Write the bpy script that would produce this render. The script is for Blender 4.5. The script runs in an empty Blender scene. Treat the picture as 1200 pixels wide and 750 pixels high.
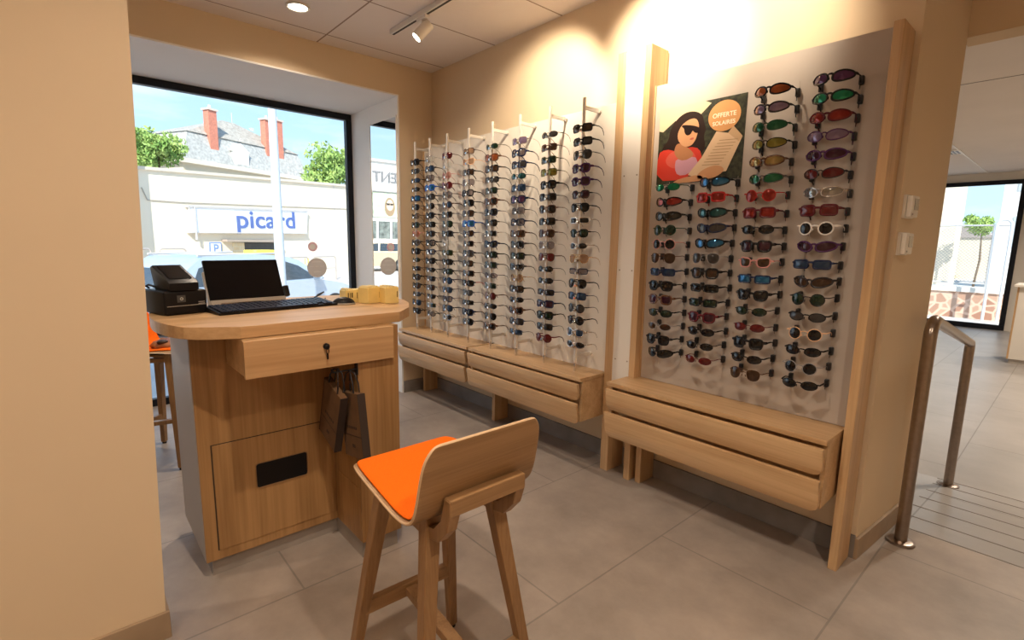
import bpy, bmesh, math, random
from mathutils import Vector, Matrix, Euler
random.seed(7)
SC = bpy.context.scene
COL = SC.collection
PI = math.pi

# ------------------------------------------------------------------ helpers
class B:
    """collects shapes into one bmesh"""
    def __init__(s): s.bm = bmesh.new()
    def box(s, x0, x1, y0, y1, z0, z1, bev=0, seg=2, M=None):
        vs = [s.bm.verts.new((x, y, z)) for x in (x0, x1) for y in (y0, y1) for z in (z0, z1)]
        fs = [(0, 1, 3, 2), (4, 6, 7, 5), (0, 4, 5, 1), (2, 3, 7, 6), (0, 2, 6, 4), (1, 5, 7, 3)]
        faces = [s.bm.faces.new([vs[i] for i in f]) for f in fs]
        geo = vs
        if bev > 0:
            es = list({e for f in faces for e in f.edges})
            r = bmesh.ops.bevel(s.bm, geom=es, offset=bev, segments=seg, affect='EDGES', profile=0.5)
            geo = list({v for f in r['faces'] for v in f.verts} | {v for v in vs if v.is_valid})
        if M is not None:
            for v in geo: v.co = M @ v.co
        return s
    def prism(s, pts, z0, z1, M=None, bev=0):
        """polygon (x,y) extruded z0..z1, optional transform"""
        a = [s.bm.verts.new((p[0], p[1], z0)) for p in pts]
        b = [s.bm.verts.new((p[0], p[1], z1)) for p in pts]
        n = len(pts)
        fs = [s.bm.faces.new(a[::-1]), s.bm.faces.new(b)]
        for i in range(n):
            fs.append(s.bm.faces.new((a[i], a[(i+1) % n], b[(i+1) % n], b[i])))
        geo = a + b
        if bev > 0:
            es = list(set(fs[0].edges) | set(fs[1].edges))
            r = bmesh.ops.bevel(s.bm, geom=es, offset=bev, segments=2, affect='EDGES', profile=0.5)
            geo = list({v for f in r['faces'] for v in f.verts} | {v for v in geo if v.is_valid})
        if M is not None:
            for v in geo: v.co = M @ v.co
        return s
    def tube(s, pts, r, seg=8, cap=True, closed=False, flat=1.0, up=(0, 0, 1)):
        """round tube along a path; r number or list; flat scales the second axis"""
        P = [Vector(p) for p in pts]; n = len(P)
        R = r if isinstance(r, (list, tuple)) else [r]*n
        rings = []
        U = Vector(up)
        for i in range(n):
            if closed: t = P[(i+1) % n]-P[i-1]
            elif i == 0: t = P[1]-P[0]
            elif i == n-1: t = P[-1]-P[-2]
            else: t = (P[i+1]-P[i]).normalized()+(P[i]-P[i-1]).normalized()
            t.normalize()
            a = U.cross(t)
            if a.length < 1e-4: a = Vector((1, 0, 0)).cross(t)
            if a.length < 1e-4: a = Vector((0, 1, 0)).cross(t)
            a.normalize(); b = t.cross(a)
            rings.append([s.bm.verts.new(P[i]+(a*math.cos(2*PI*k/seg)*flat+b*math.sin(2*PI*k/seg))*R[i]) for k in range(seg)])
        m = n if closed else n-1
        for i in range(m):
            A, C = rings[i], rings[(i+1) % n]
            for k in range(seg):
                s.bm.faces.new((A[k], A[(k+1) % seg], C[(k+1) % seg], C[k]))
        if cap and not closed:
            s.bm.faces.new(rings[0][::-1]); s.bm.faces.new(rings[-1])
        return s
    def bar(s, a, b, wa, wb=None, da=None, db=None, up=(0, 0, 1), bev=0):
        """rectangular bar from a to b, widths w (along side) and d (along other), tapering"""
        wb = wb or wa; da = da or wa; db = db or da if wb == wa else (db or da*wb/wa)
        a = Vector(a); b = Vector(b); t = (b-a).normalized()
        x = Vector(up).cross(t)
        if x.length < 1e-3: x = Vector((0, 1, 0)).cross(t)
        x.normalize(); y = t.cross(x)
        vs = []
        for p, w, d in ((a, wa, da), (b, wb, db)):
            for sx, sy in ((-1, -1), (1, -1), (1, 1), (-1, 1)):
                vs.append(s.bm.verts.new(p+x*sx*w/2+y*sy*d/2))
        fs = [s.bm.faces.new([vs[i] for i in f]) for f in ((3, 2, 1, 0), (4, 5, 6, 7), (0, 1, 5, 4), (1, 2, 6, 5), (2, 3, 7, 6), (3, 0, 4, 7))]
        if bev > 0:
            es = list({e for f in fs for e in f.edges})
            bmesh.ops.bevel(s.bm, geom=es, offset=bev, segments=2, affect='EDGES', profile=0.5)
        return s
    def poly(s, pts):
        s.bm.faces.new([s.bm.verts.new(p) for p in pts]); return s
    def cyl(s, c, r, h, seg=24, axis='z', r2=None):
        r2 = r if r2 is None else r2
        d = {'x': Vector((1, 0, 0)), 'y': Vector((0, 1, 0)), 'z': Vector((0, 0, 1))}[axis] if isinstance(axis, str) else Vector(axis).normalized()
        c = Vector(c)
        return s.tube([c, c+d*h], [r, r2], seg, True, up=(0, 1, 0) if abs(d.z) > .9 else (0, 0, 1))
    def ball(s, c, r, M=None, u=16, v=10):
        m = Matrix.Translation(c) @ (Matrix.Diagonal((*r, 1)) if isinstance(r, (tuple, list)) else Matrix.Diagonal((r, r, r, 1)))
        if M is not None: m = M @ m
        bmesh.ops.create_uvsphere(s.bm, u_segments=u, v_segments=v, radius=1, matrix=m)
        return s
    def build(s, name, m, parent=None, smooth=None, M=None):
        if M is not None: bmesh.ops.transform(s.bm, matrix=M, verts=s.bm.verts)
        bmesh.ops.recalc_face_normals(s.bm, faces=s.bm.faces)
        me = bpy.data.meshes.new(name); s.bm.to_mesh(me); s.bm.free()
        for mm in (m if isinstance(m, (list, tuple)) else [m]): me.materials.append(mm)
        if smooth:
            me.polygons.foreach_set('use_smooth', [True]*len(me.polygons))
            if smooth is not True: me.set_sharp_from_angle(angle=math.radians(smooth))
        o = bpy.data.objects.new(name, me); COL.objects.link(o)
        if parent is not None: o.parent = parent
        return o

def thing(name, label, cat, loc=(0, 0, 0), rz=0, group=None):
    o = bpy.data.objects.new(name, None); COL.objects.link(o)
    o.empty_display_size = .05
    o.location = loc; o.rotation_euler = (0, 0, rz)
    return tag(o, label, cat, group)
def tag(o, label, cat, group=None, kind=None):
    o['label'] = label; o['category'] = cat
    if group: o['group'] = group
    if kind: o['kind'] = kind
    return o
def struct(o, label=None):
    o['kind'] = 'structure'
    if label: o['label'] = label
    return o
def dup(root, loc=None, rz=None, label=None, group=None):
    c = root.copy(); COL.objects.link(c)
    if loc is not None: c.location = loc
    if rz is not None: c.rotation_euler = (0, 0, rz)
    if label: c['label'] = label
    if group: c['group'] = group
    for ch in root.children:
        k = ch.copy(); COL.objects.link(k); k.parent = c
        for g in ch.children:
            d = g.copy(); COL.objects.link(d); d.parent = k
    return c
def text_mesh(name, txt, size, m, M, parent=None, ext=.002, sx=1.0, spacing=1.0, bold=0.0):
    cu = bpy.data.curves.new(name, 'FONT'); cu.body = txt; cu.size = size; cu.extrude = ext
    cu.align_x = 'CENTER'; cu.align_y = 'CENTER'; cu.space_character = spacing; cu.offset = bold
    o = bpy.data.objects.new(name+'_curve', cu); COL.objects.link(o)
    dg = bpy.context.evaluated_depsgraph_get()
    me = bpy.data.meshes.new_from_object(o.evaluated_get(dg))
    bpy.data.objects.remove(o); bpy.data.curves.remove(cu)
    me.transform(M @ Matrix.Diagonal((sx, 1, 1, 1)))
    me.materials.clear(); me.materials.append(m)
    r = bpy.data.objects.new(name, me); COL.objects.link(r)
    if parent is not None: r.parent = parent
    return r

# ------------------------------------------------------------------ materials
def mat(name, col, rough=.5, metal=0, spec=None, emit=None, estr=1, coat=0, noise=None, bump=None, trans=0, cior=1.5):
    m = bpy.data.materials.new(name); m.use_nodes = True
    nt = m.node_tree; p = nt.nodes['Principled BSDF']
    p.inputs['Base Color'].default_value = (*col, 1)
    p.inputs['Roughness'].default_value = rough
    p.inputs['Metallic'].default_value = metal
    if spec is not None: p.inputs['Specular IOR Level'].default_value = spec
    if coat: p.inputs['Coat Weight'].default_value = coat; p.inputs['Coat Roughness'].default_value = .03; p.inputs['Coat IOR'].default_value = cior
    if trans: p.inputs['Transmission Weight'].default_value = trans
    if emit:
        p.inputs['Emission Color'].default_value = (*emit, 1); p.inputs['Emission Strength'].default_value = estr
    if noise or bump:
        tc = nt.nodes.new('ShaderNodeTexCoord')
    if noise:
        sc, amt = noise
        n = nt.nodes.new('ShaderNodeTexNoise'); n.inputs['Scale'].default_value = sc; n.inputs['Detail'].default_value = 5
        nt.links.new(tc.outputs['Object'], n.inputs['Vector'])
        r = nt.nodes.new('ShaderNodeValToRGB')
        r.color_ramp.elements[0].position = .3; r.color_ramp.elements[1].position = .7
        r.color_ramp.elements[0].color = (*[c*(1-amt) for c in col], 1)
        r.color_ramp.elements[1].color = (*[min(1, c*(1+amt)) for c in col], 1)
        nt.links.new(n.outputs['Fac'], r.inputs['Fac']); nt.links.new(r.outputs['Color'], p.inputs['Base Color'])
    if bump:
        sc, st = bump
        n = nt.nodes.new('ShaderNodeTexNoise'); n.inputs['Scale'].default_value = sc; n.inputs['Detail'].default_value = 4
        nt.links.new(tc.outputs['Object'], n.inputs['Vector'])
        b = nt.nodes.new('ShaderNodeBump'); b.inputs['Strength'].default_value = st; b.inputs['Distance'].default_value = .002
        nt.links.new(n.outputs['Fac'], b.inputs['Height']); nt.links.new(b.outputs['Normal'], p.inputs['Normal'])
    return m

def wood(name, axis, light=(.62, .41, .22), dark=(.45, .27, .13), scale=1.0, rough=.42):
    m = bpy.data.materials.new(name); m.use_nodes = True
    nt = m.node_tree; p = nt.nodes['Principled BSDF']; p.inputs['Roughness'].default_value = rough
    tc = nt.nodes.new('ShaderNodeTexCoord')
    def layer(along, across, det, dist):
        mp = nt.nodes.new('ShaderNodeMapping')
        v = [across*scale]*3; v[axis] = along*scale
        mp.inputs['Scale'].default_value = v
        nt.links.new(tc.outputs['Object'], mp.inputs['Vector'])
        n = nt.nodes.new('ShaderNodeTexNoise'); n.inputs['Scale'].default_value = 1; n.inputs['Detail'].default_value = det
        n.inputs['Distortion'].default_value = dist
        nt.links.new(mp.outputs['Vector'], n.inputs['Vector'])
        return n.outputs['Fac']
    a = layer(.9, 14, 5, .6); b = layer(2.5, 110, 3, .1)
    mx = nt.nodes.new('ShaderNodeMath'); mx.operation = 'MULTIPLY_ADD'; mx.inputs[1].default_value = .35
    nt.links.new(b, mx.inputs[0]); 
    ad = nt.nodes.new('ShaderNodeMath'); ad.operation = 'MULTIPLY'; ad.inputs[1].default_value = .65
    nt.links.new(a, ad.inputs[0]); nt.links.new(ad.outputs[0], mx.inputs[2])
    r = nt.nodes.new('ShaderNodeValToRGB')
    r.color_ramp.elements[0].position = .36; r.color_ramp.elements[0].color = (*dark, 1)
    r.color_ramp.elements[1].position = .62; r.color_ramp.elements[1].color = (*light, 1)
    nt.links.new(mx.outputs[0], r.inputs['Fac']); nt.links.new(r.outputs['Color'], p.inputs['Base Color'])
    bp = nt.nodes.new('ShaderNodeBump'); bp.inputs['Strength'].default_value = .08; bp.inputs['Distance'].default_value = .002
    nt.links.new(b, bp.inputs['Height']); nt.links.new(bp.outputs['Normal'], p.inputs['Normal'])
    return m

def brickmat(name, c1, c2, mortar, bw, bh, ms=.006, off=.5, rough=.45, axes='xy', origin=(0, 0), noise=.12, spec=.4):
    """tiles / bricks laid in world coordinates"""
    m = bpy.data.materials.new(name); m.use_nodes = True
    nt = m.node_tree; p = nt.nodes['Principled BSDF']; p.inputs['Roughness'].default_value = rough
    p.inputs['Specular IOR Level'].default_value = spec
    tc = nt.nodes.new('ShaderNodeTexCoord')
    sp = nt.nodes.new('ShaderNodeSeparateXYZ'); cb = nt.nodes.new('ShaderNodeCombineXYZ')
    nt.links.new(tc.outputs['Object'], sp.inputs[0])
    for k, ax in enumerate(axes):
        a = nt.nodes.new('ShaderNodeMath'); a.operation = 'SUBTRACT'; a.inputs[1].default_value = origin[k]
        nt.links.new(sp.outputs['XYZ'.index(ax.upper())], a.inputs[0]); nt.links.new(a.outputs[0], cb.inputs[k])
    br = nt.nodes.new('ShaderNodeTexBrick')
    br.inputs['Scale'].default_value = 1; br.inputs['Brick Width'].default_value = bw; br.inputs['Row Height'].default_value = bh
    br.inputs['Mortar Size'].default_value = ms; br.inputs['Mortar Smooth'].default_value = .1; br.offset = off
    br.inputs['Color1'].default_value = (*c1, 1); br.inputs['Color2'].default_value = (*c2, 1); br.inputs['Mortar'].default_value = (*mortar, 1)
    nt.links.new(cb.outputs[0], br.inputs['Vector'])
    n = nt.nodes.new('ShaderNodeTexNoise'); n.inputs['Scale'].default_value = 2.2; n.inputs['Detail'].default_value = 8; n.inputs['Roughness'].default_value = .65
    nt.links.new(tc.outputs['Object'], n.inputs['Vector'])
    r = nt.nodes.new('ShaderNodeValToRGB')
    r.color_ramp.elements[0].position = .3; r.color_ramp.elements[1].position = .72
    r.color_ramp.elements[0].color = (1-noise,)*3+(1,); r.color_ramp.elements[1].color = (1+noise,)*3+(1,)
    nt.links.new(n.outputs['Fac'], r.inputs['Fac'])
    mx = nt.nodes.new('ShaderNodeMix'); mx.data_type = 'RGBA'; mx.blend_type = 'MULTIPLY'; mx.inputs['Factor'].default_value = 1
    nt.links.new(br.outputs['Color'], mx.inputs['A']); nt.links.new(r.outputs['Color'], mx.inputs['B'])
    nt.links.new(mx.outputs['Result'], p.inputs['Base Color'])
    bp = nt.nodes.new('ShaderNodeBump'); bp.inputs['Strength'].default_value = .3; bp.inputs['Distance'].default_value = .003; bp.invert = True
    nt.links.new(br.outputs['Fac'], bp.inputs['Height']); nt.links.new(bp.outputs['Normal'], p.inputs['Normal'])
    return m

def glassmat(name, tint=(1, 1, 1), refl=1.0, ior=1.45):
    m = bpy.data.materials.new(name); m.use_nodes = True
    nt = m.node_tree; nt.nodes.clear()
    o = nt.nodes.new('ShaderNodeOutputMaterial')
    t = nt.nodes.new('ShaderNodeBsdfTransparent'); t.inputs['Color'].default_value = (*tint, 1)
    g = nt.nodes.new('ShaderNodeBsdfGlossy'); g.inputs['Roughness'].default_value = .02
    f = nt.nodes.new('ShaderNodeFresnel'); f.inputs['IOR'].default_value = ior
    ml = nt.nodes.new('ShaderNodeMath'); ml.operation = 'MULTIPLY'; ml.inputs[1].default_value = refl
    mx = nt.nodes.new('ShaderNodeMixShader')
    nt.links.new(f.outputs[0], ml.inputs[0]); nt.links.new(ml.outputs[0], mx.inputs[0])
    nt.links.new(t.outputs[0], mx.inputs[1]); nt.links.new(g.outputs[0], mx.inputs[2]); nt.links.new(mx.outputs[0], o.inputs[0])
    return m

def paintmat(name, col, amt=.03):
    return mat(name, col, .85, noise=(1.2, amt), bump=(160, .06), spec=.2)

WALL = paintmat('beige_paint', (.70, .56, .39))
WALLW = paintmat('white_paint', (.88, .86, .83))
CREAM = paintmat('cream_paint', (.80, .72, .58))
CEIL = brickmat('ceiling_panels', (.82, .75, .70), (.82, .75, .70), (.34, .25, .20), 1.40, .695, .006, 0, .8, 'yx', (1.567-1.40, -2.47-.695*4), .02, .2)
FLOOR = brickmat('grey_floor_tiles', (.345, .29, .25), (.325, .275, .235), (.235, .205, .18), 1.45, .725, .004, .5, .42, 'yx', (1.33-1.45/2-1.45, -1.925-.725*4), .26, .4)
FLOOR2 = brickmat('far_floor_tiles', (.37, .345, .33), (.35, .33, .315), (.22, .20, .18), 1.45, .725, .004, .5, .35, 'yx', (.3, -.45-.725*4), .12, .4)
BASE = mat('grey_base_tile', (.23, .205, .19), .5, noise=(6, .2))
BASEB = mat('beige_base_tile', (.36, .26, .17), .5, noise=(6, .15))
OAKX = wood('oak_grain_x', 0); OAKY = wood('oak_grain_y', 1); OAKZ = wood('oak_grain_z', 2)
OAKD = wood('stool_oak', 2, (.35, .195, .085), (.23, .12, .048), 1.4)
OAKDY = wood('stool_oak_side', 1, (.37, .21, .095), (.25, .135, .055), 1.4)
PLYE = mat('plywood_edge', (.66, .46, .28), .5)
OAKC = wood('counter_oak', 2, (.45, .255, .105), (.285, .148, .052), .8)
OAKCY = wood('counter_oak_y', 1, (.58, .37, .19), (.43, .255, .115), .8)
ORANGE = mat('orange_felt', (.90, .16, .008), .9, bump=(900, .5), spec=.1, noise=(300, .10))
BLACK = mat('black_plastic', (.008, .007, .008), .4, spec=.25)
BLACKM = mat('black_frame_metal', (.008, .010, .016), .45, spec=.25)
SCREEN = mat('dark_screen', (.005, .004, .005), .2, spec=.2)
GREYP = mat('grey_plastic', (.42, .38, .34), .4)
SILVER = mat('brushed_silver', (.74, .70, .65), .35, .35)
STEEL = mat('satin_steel', (.34, .28, .24), .28, 1, noise=(40, .08))
CHROME = mat('chrome', (.75, .74, .73), .08, 1)
WHITE = mat('white_plastic', (.80, .76, .70), .4)
WHITEL = mat('white_laminate', (.78, .74, .68), .5)
PANEL = mat('display_board', (.72, .66, .58), .55, noise=(2, .03))
PANELR = mat('grey_display_board', (.46, .40, .35), .5, noise=(2, .03))
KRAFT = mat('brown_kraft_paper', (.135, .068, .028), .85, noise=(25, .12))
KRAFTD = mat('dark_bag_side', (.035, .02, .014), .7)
CORD = mat('dark_cord', (.012, .010, .012), .6)
YEL = mat('yellow_card', (.90, .70, .27), .6, noise=(12, .08))
YELD = mat('yellow_card_mark', (.16, .11, .03), .7)
MIRROR = mat('mirror_glass', (.93, .94, .93), .0, 1)
GLASS = glassmat('window_glass', (.97, .985, .98), .55)
GLASSDARK = mat('dark_glass_face', (.03, .03, .035), .08, coat=1)
STICK = mat('grey_sticker', (.60, .57, .56), .6)
STICKW = mat('sticker_mark', (.75, .72, .70), .6)
PINK = mat('pink_sticker', (.80, .52, .60), .6)

# ------------------------------------------------------------------ camera
cam = bpy.data.cameras.new('camera'); co = bpy.data.objects.new('camera', cam); COL.objects.link(co)
pit, roll, yaw = math.radians(8.8), math.radians(-.94), math.radians(48.51)
fw = Vector((-math.sin(yaw)*math.cos(pit), math.cos(yaw)*math.cos(pit), -math.sin(pit)))
rt = Vector((math.cos(yaw), math.sin(yaw), 0)); dn = fw.cross(rt)
r2 = rt*math.cos(roll)+dn*math.sin(roll); d2 = -rt*math.sin(roll)+dn*math.cos(roll)
Mc = Matrix((r2, -d2, -fw)).transposed().to_4x4(); Mc.translation = (0, 0, 1.4)
co.matrix_world = Mc
cam.sensor_width = 36; cam.lens = 36*589.35/1200; cam.clip_start = .02; cam.clip_end = 300
SC.camera = co

# ------------------------------------------------------------------ room shell
ZC = 2.87; XW = -4.05; YD = 2.58; XG = -5.0; YJ = 2.25; ZS = 2.625
def sbox(name, m, *a, label=None, **k): return struct(B().box(*a, **k).build(name, m), label)
sbox('floor', FLOOR, XG-.05, 1.8, -2.6, 3.075, -.12, 0)
b = B()
b.prism([(3.075, 0), (4.35, -.15), (4.35, -.27), (3.075, -.12)], -3.1, 1.8, Matrix(((0, 0, 1, 0), (1, 0, 0, 0), (0, 1, 0, 0), (0, 0, 0, 1))))
struct(b.build('floor', FLOOR2), 'sloping tiled ramp floor beside the steel handrail')
sbox('floor', FLOOR2, -3.1, 1.8, 4.35, 13.7, -.3, -.15, label='lower tiled floor of the far room')
sbox('ceiling', CEIL, XG-.05, 1.8, -2.6, 3.16, ZC, ZC+.1)
sbox('ceiling', paintmat('far_ceiling_paint', (.80, .74, .69)), -3.1, 1.8, 3.16, 13.7, ZC, ZC+.1, label='plain ceiling of the far room')
# ramp grooves
GROOVE = mat('floor_groove', (.23, .20, .175), .6)
for i, y in enumerate((3.08, 3.30, 3.52, 3.74, 3.95, 4.16, 4.34)):
    z = -(y-3.075)*.15/1.275
    struct(B().box(-.49, .9, y, y+.008, z-.004, z+.0015).build('trim_1' if i == 0 else 'trim_1.%03d' % i, GROOVE))
# display wall block (its end face is slightly skewed), lintel over the far opening
struct(B().prism([(-5.05, YD), (-.535, YD), (-.485, 3.16), (-5.05, 3.16)], -.3, ZC).build('wall_back', WALL))
sbox('wall_lintel', WALL, -.5, 1.8, 3.16, 3.30, 2.35, ZC)
sbox('wall_right', WALL, 1.7, 1.8, -2.6, 13.7, -.3, ZC)
sbox('wall_front', WALL, XG-.05, 1.8, -2.7, -2.6, 0, ZC)
# window wall: soffit block, jamb block
sbox('wall_window', WALL, XG-.05, XW, -2.6, YD, ZS, ZC)
sbox('wall_window_side', WALL, XG-.05, XW, YJ, YD, 0, ZS)
sbox('trim_2', WALLW, XG, XW+.003, YJ-.014, YJ, 0, ZS-.012, label='white jamb lining of the shop window')
sbox('trim_3', WALLW, XG, XW+.001, -.9, YJ, ZS-.012, ZS, label='white soffit lining above the shop window')
# far side of the niche, closed, behind the partition
sbox('wall_window_end', WALL, XG-.05, XW, -2.6, -.9, 0, ZS)
YZX = Matrix(((0, 0, 1, 0), (1, 0, 0, 0), (0, 1, 0, 0), (0, 0, 0, 1)))
# partition at the left of the view
struct(B().prism([(-2.6, 0), (.150, 0), (.225, ZC), (-2.6, ZC)], -2.12, -1.985, YZX).build('wall_left', WALL))
sbox('baseboard_left', BASEB, -1.985, -1.972, -2.6, .163, 0, .1, bev=.002)
sbox('baseboard_left_end', BASEB, -2.12, -1.985, .15, .163, 0, .1, bev=.002)
sbox('baseboard_back', BASE, XW, -.535, YD-.013, YD, 0, .11, bev=.002)
sbox('baseboard_window', BASE, XW, XW+.012, YJ, YD-.013, 0, .11, bev=.002)
b = B(); b.prism([(-.535, YD-.012), (-.522, YD-.012), (-.472, 3.16), (-.485, 3.16)], 0, .1, bev=.002)
struct(b.build('baseboard_end', BASEB))
# far room walls
FARW = paintmat('far_wall_paint', (.74, .70, .64))
sbox('wall_far_left', FARW, -3.1, -3.0, 3.16, 13.7, -.3, ZC)
sbox('wall_far', FARW, -.90, 1.8, 13.57, 13.7, -.3, ZC)
sbox('wall_far_header', FARW, -3.1, -.9, 13.57, 13.7, 2.72, ZC)

# big shop window
w1 = struct(bpy.data.objects.new('window_1', None), 'large shop window with thin black frame'); COL.objects.link(w1)
f = B()
f.box(XG-.03, XG+.03, -.9, YJ-.014, 2.555, ZS-.012, .003); f.box(XG-.03, XG+.03, -.9, YJ-.014, 0, .06, .003)
f.box(XG-.03, XG+.03, YJ-.07, YJ-.014, .06, 2.555, .003); f.box(XG-.03, XG+.03, -.9, -.84, .06, 2.555, .003)
f.build('window_frame', BLACKM, w1)
B().box(XG-.004, XG+.004, -.84, YJ-.07, .06, 2.555).build('pane', GLASS, w1)
# far window
w2 = struct(bpy.data.objects.new('window_2', None), 'far shop window with black frame'); COL.objects.link(w2)
f = B()
for a in ((-3.0, -.9, 2.64, 2.72), (-3.0, -.9, -.15, -.05), (-.98, -.9, -.05, 2.64), (-3.0, -2.92, -.05, 2.64)):
    f.box(a[0], a[1], 13.54, 13.62, a[2], a[3], .004)
f.build('window_frame', BLACKM, w2)
B().box(-2.92, -.98, 13.575, 13.585, -.05, 2.64).build('pane', GLASS, w2)
# stickers on the big window
t = thing('window_sticker', 'round grey sticker on the shop window glass near its black side frame', 'sticker', (XG+.006, 1.845, 1.12))
B().cyl((0, 0, 0), .095, .002, 40, 'x').build('disc', STICK, t)
b = B()
for z, y0, y1, h in ((.055, -.042, .042, .006), (.012, -.07, -.03, .004), (.012, -.015, .015, .004), (.012, .03, .07, .004), (-.045, -.035, .035, .007), (-.03, -.02, .02, .003)):
    b.box(.002, .003, y0, y1, z, z+h)
b.build('print', STICKW, t)
t = thing('window_sticker', 'small pink ring sticker on the shop window glass above the grey one', 'sticker', (XG+.006, 1.812, 1.325))
b = B(); b.tube([(0, .037*math.cos(a), .037*math.sin(a)) for a in [2*PI*i/32 for i in range(32)]], .010, 6, closed=True, flat=1)
b.build('ring', PINK, t, M=Matrix.Diagonal((.1, 1, 1, 1)))
B().cyl((0, 0, 0), .028, .001, 24, 'x').build('disc', STICKW, t)

# mirror on the jamb
t = thing('wall_mirror', 'tall narrow mirror on the white window jamb reflecting the street', 'mirror', (-4.32, YJ-.014, .93))
B().box(-.24, .25, -.006, 0, 0, 1.52).build('mirror_pane', MIRROR, t)
b = B()
for a in ((-.25, -.24), (.25, .26)): b.box(a[0], a[1], -.01, 0, -.01, 1.53)
b.build('edge_strip', WHITE, t)

# ------------------------------------------------------------------ display furniture
def hexa(b, x0, x1, prof):
    """prism along x of a (y,z) profile"""
    b.prism(prof, x0, x1, Matrix(((0, 0, 1, 0), (1, 0, 0, 0), (0, 1, 0, 0), (0, 0, 0, 1))))
def drawer_unit(label, x0, x1, yf, yb, zt, zb, sidex=True, round_right=True):
    t = thing('drawer_unit', label, 'drawer unit', ((x0+x1)/2, yb, zb), group=None)
    ox, oy, oz = -(x0+x1)/2, -yb, -zb
    T = Matrix.Translation((ox, oy, oz))
    B().box(x0, x1, yf, yb, zt-.022, zt, .002).build('top_board', OAKX, t, M=T)
    b = B()
    b.box(x0+.024, x1-.024, yf+.05, yb-.002, zb+.02, zt-.024)
    for s, xa in ((0, x0+.004), (1, x1-.022)):
        hexa(b, xa, xa+.018, [(yf+.03, zt-.023), (yb, zt-.023), (yb, zb+.012), (yf+.018, zb+.012), (yf+.030, (zt+zb)/2)])
    b.build('carcass', OAKX, t, M=T)
    zm = (zt+zb)/2-.004
    for (z1, z0) in ((zt-.034, zm+.006), (zm-.008, zb)):
        h = z1-z0; L = x1-x0-.012; r = .032
        pts = []
        for cx, cy, a0 in ((L-r, r, -90), (L, h, None), (0, h, None), (r, r, 180)):
            if a0 is None: pts.append((cx, cy))
            else:
                for k in range(7): pts.append((cx+r*math.cos(math.radians(a0+15*k)), cy+r*math.sin(math.radians(a0+15*k))))
        b = B(); b.prism(pts, -.009, .009, bev=.003)
        tilt = math.radians(9)
        M = T @ Matrix.Translation((x0+.006, yf+.008, z0)) @ Matrix.Rotation(PI/2+tilt, 4, 'X')
        b.build('drawer_front', OAKX, t, M=M, smooth=30)
    return t
drawer_unit('oak drawer unit in the corner by the shop window, two slanted fronts', -4.03, -3.0, 2.20, 2.49, .615, .333)
drawer_unit('oak drawer unit beneath the glasses rods, touching the white pillar', -2.98, -1.875, 2.20, 2.49, .615, .333)
drawer_unit('oak drawer unit beneath the grey sunglasses board, with rounded drawer corners', -1.705, -.597, 2.23, 2.49, .630, .318)
for x, lab in ((-4.0, 'oak support leg under the corner drawer unit'), (-2.97, 'oak support leg under the gap between the two joined drawer units'), (-1.62, 'short oak support leg under the sunglasses board drawers')):
    tag(B().box(x, x+.035, 2.43, YD-.013, 0, .34, .002).build('support_leg', OAKZ), lab, 'support')

# display board behind the rods
t = thing('display_board', 'cream wall board behind the eight rods of glasses', 'display board', (-2.9, 2.45, .615))
B().box(-1.07, 1.025, 0, .02, 0, 1.585).build('board', PANEL, t)
B().box(-1.09, -1.07, -.004, .05, 0, 1.585).build('edge_strip', OAKZ, t)
b = B(); b.box(-1.07, 1.025, .02, .05, 0, 1.57); b.build('backing', PANEL, t)
b = B()
for z in (.18, 1.12): b.box(-1.05, 1.02, .0485, .13, z, z+.03)
b.build('mounting_batten', OAKX, t)

# white pillar box between the two displays
t = thing('display_pillar', 'slim white pillar with oak edge boards standing between the two eyewear displays', 'pillar', (-1.757, 2.41, 0))
B().box(-.109, -.055, 0, YD-2.41-.013, 0, 2.445, .002).build('edge_board', OAKZ, t)
B().box(.067, .107, 0, YD-2.41-.013, 0, 2.445, .002).build('edge_board', OAKZ, t)
B().box(-.055, .067, .006, .10, .36, 2.44).build('front_cover', WHITEL, t)
b = B()
for z in (.72, 1.25, 1.78, 2.35):
    for x in (-.035, .05): b.cyl((x, .0065, z), .0045, -.002, 10, 'y')
b.build('screw', STEEL, t)

# grey sunglasses board with posts
t = thing('sunglasses_board', 'grey wall board carrying four columns of sunglasses', 'display board', (-1.14, 2.47, .632))
B().box(-.505, .545, 0, .02, 0, 1.61).build('board', PANELR, t)
B().box(-.525, -.505, -.01, .03, 0, 1.61, .002).build('edge_strip', OAKZ, t)
b = B(); b.box(-.50, .54, .02, .10, .3, .36); b.box(-.50, .54, .02, .10, 1.3, 1.36); b.build('mounting_batten', OAKX, t)
WIRE = mat('thin_wire', (.46, .39, .32), .6)
COLX = [(-1.535+.000, -1.392), (-1.302, -1.155), (-1.067, -.917), (-.832, -.683)]
for a0, a1 in COLX:
    for x in (a0+.005, a1-.005):
        B().cyl((x+1.14, -.006, .10), .0011, (1.00 if a0 < -1.2 else 1.38), 6, 'z').build('wire', WIRE, t)
tag(B().box(-.588, -.553, 2.40, YD-.013, 0, 2.24, .003).build('oak_post', OAKZ), 'tall oak post at the outer end of the grey sunglasses board', 'post')

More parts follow.
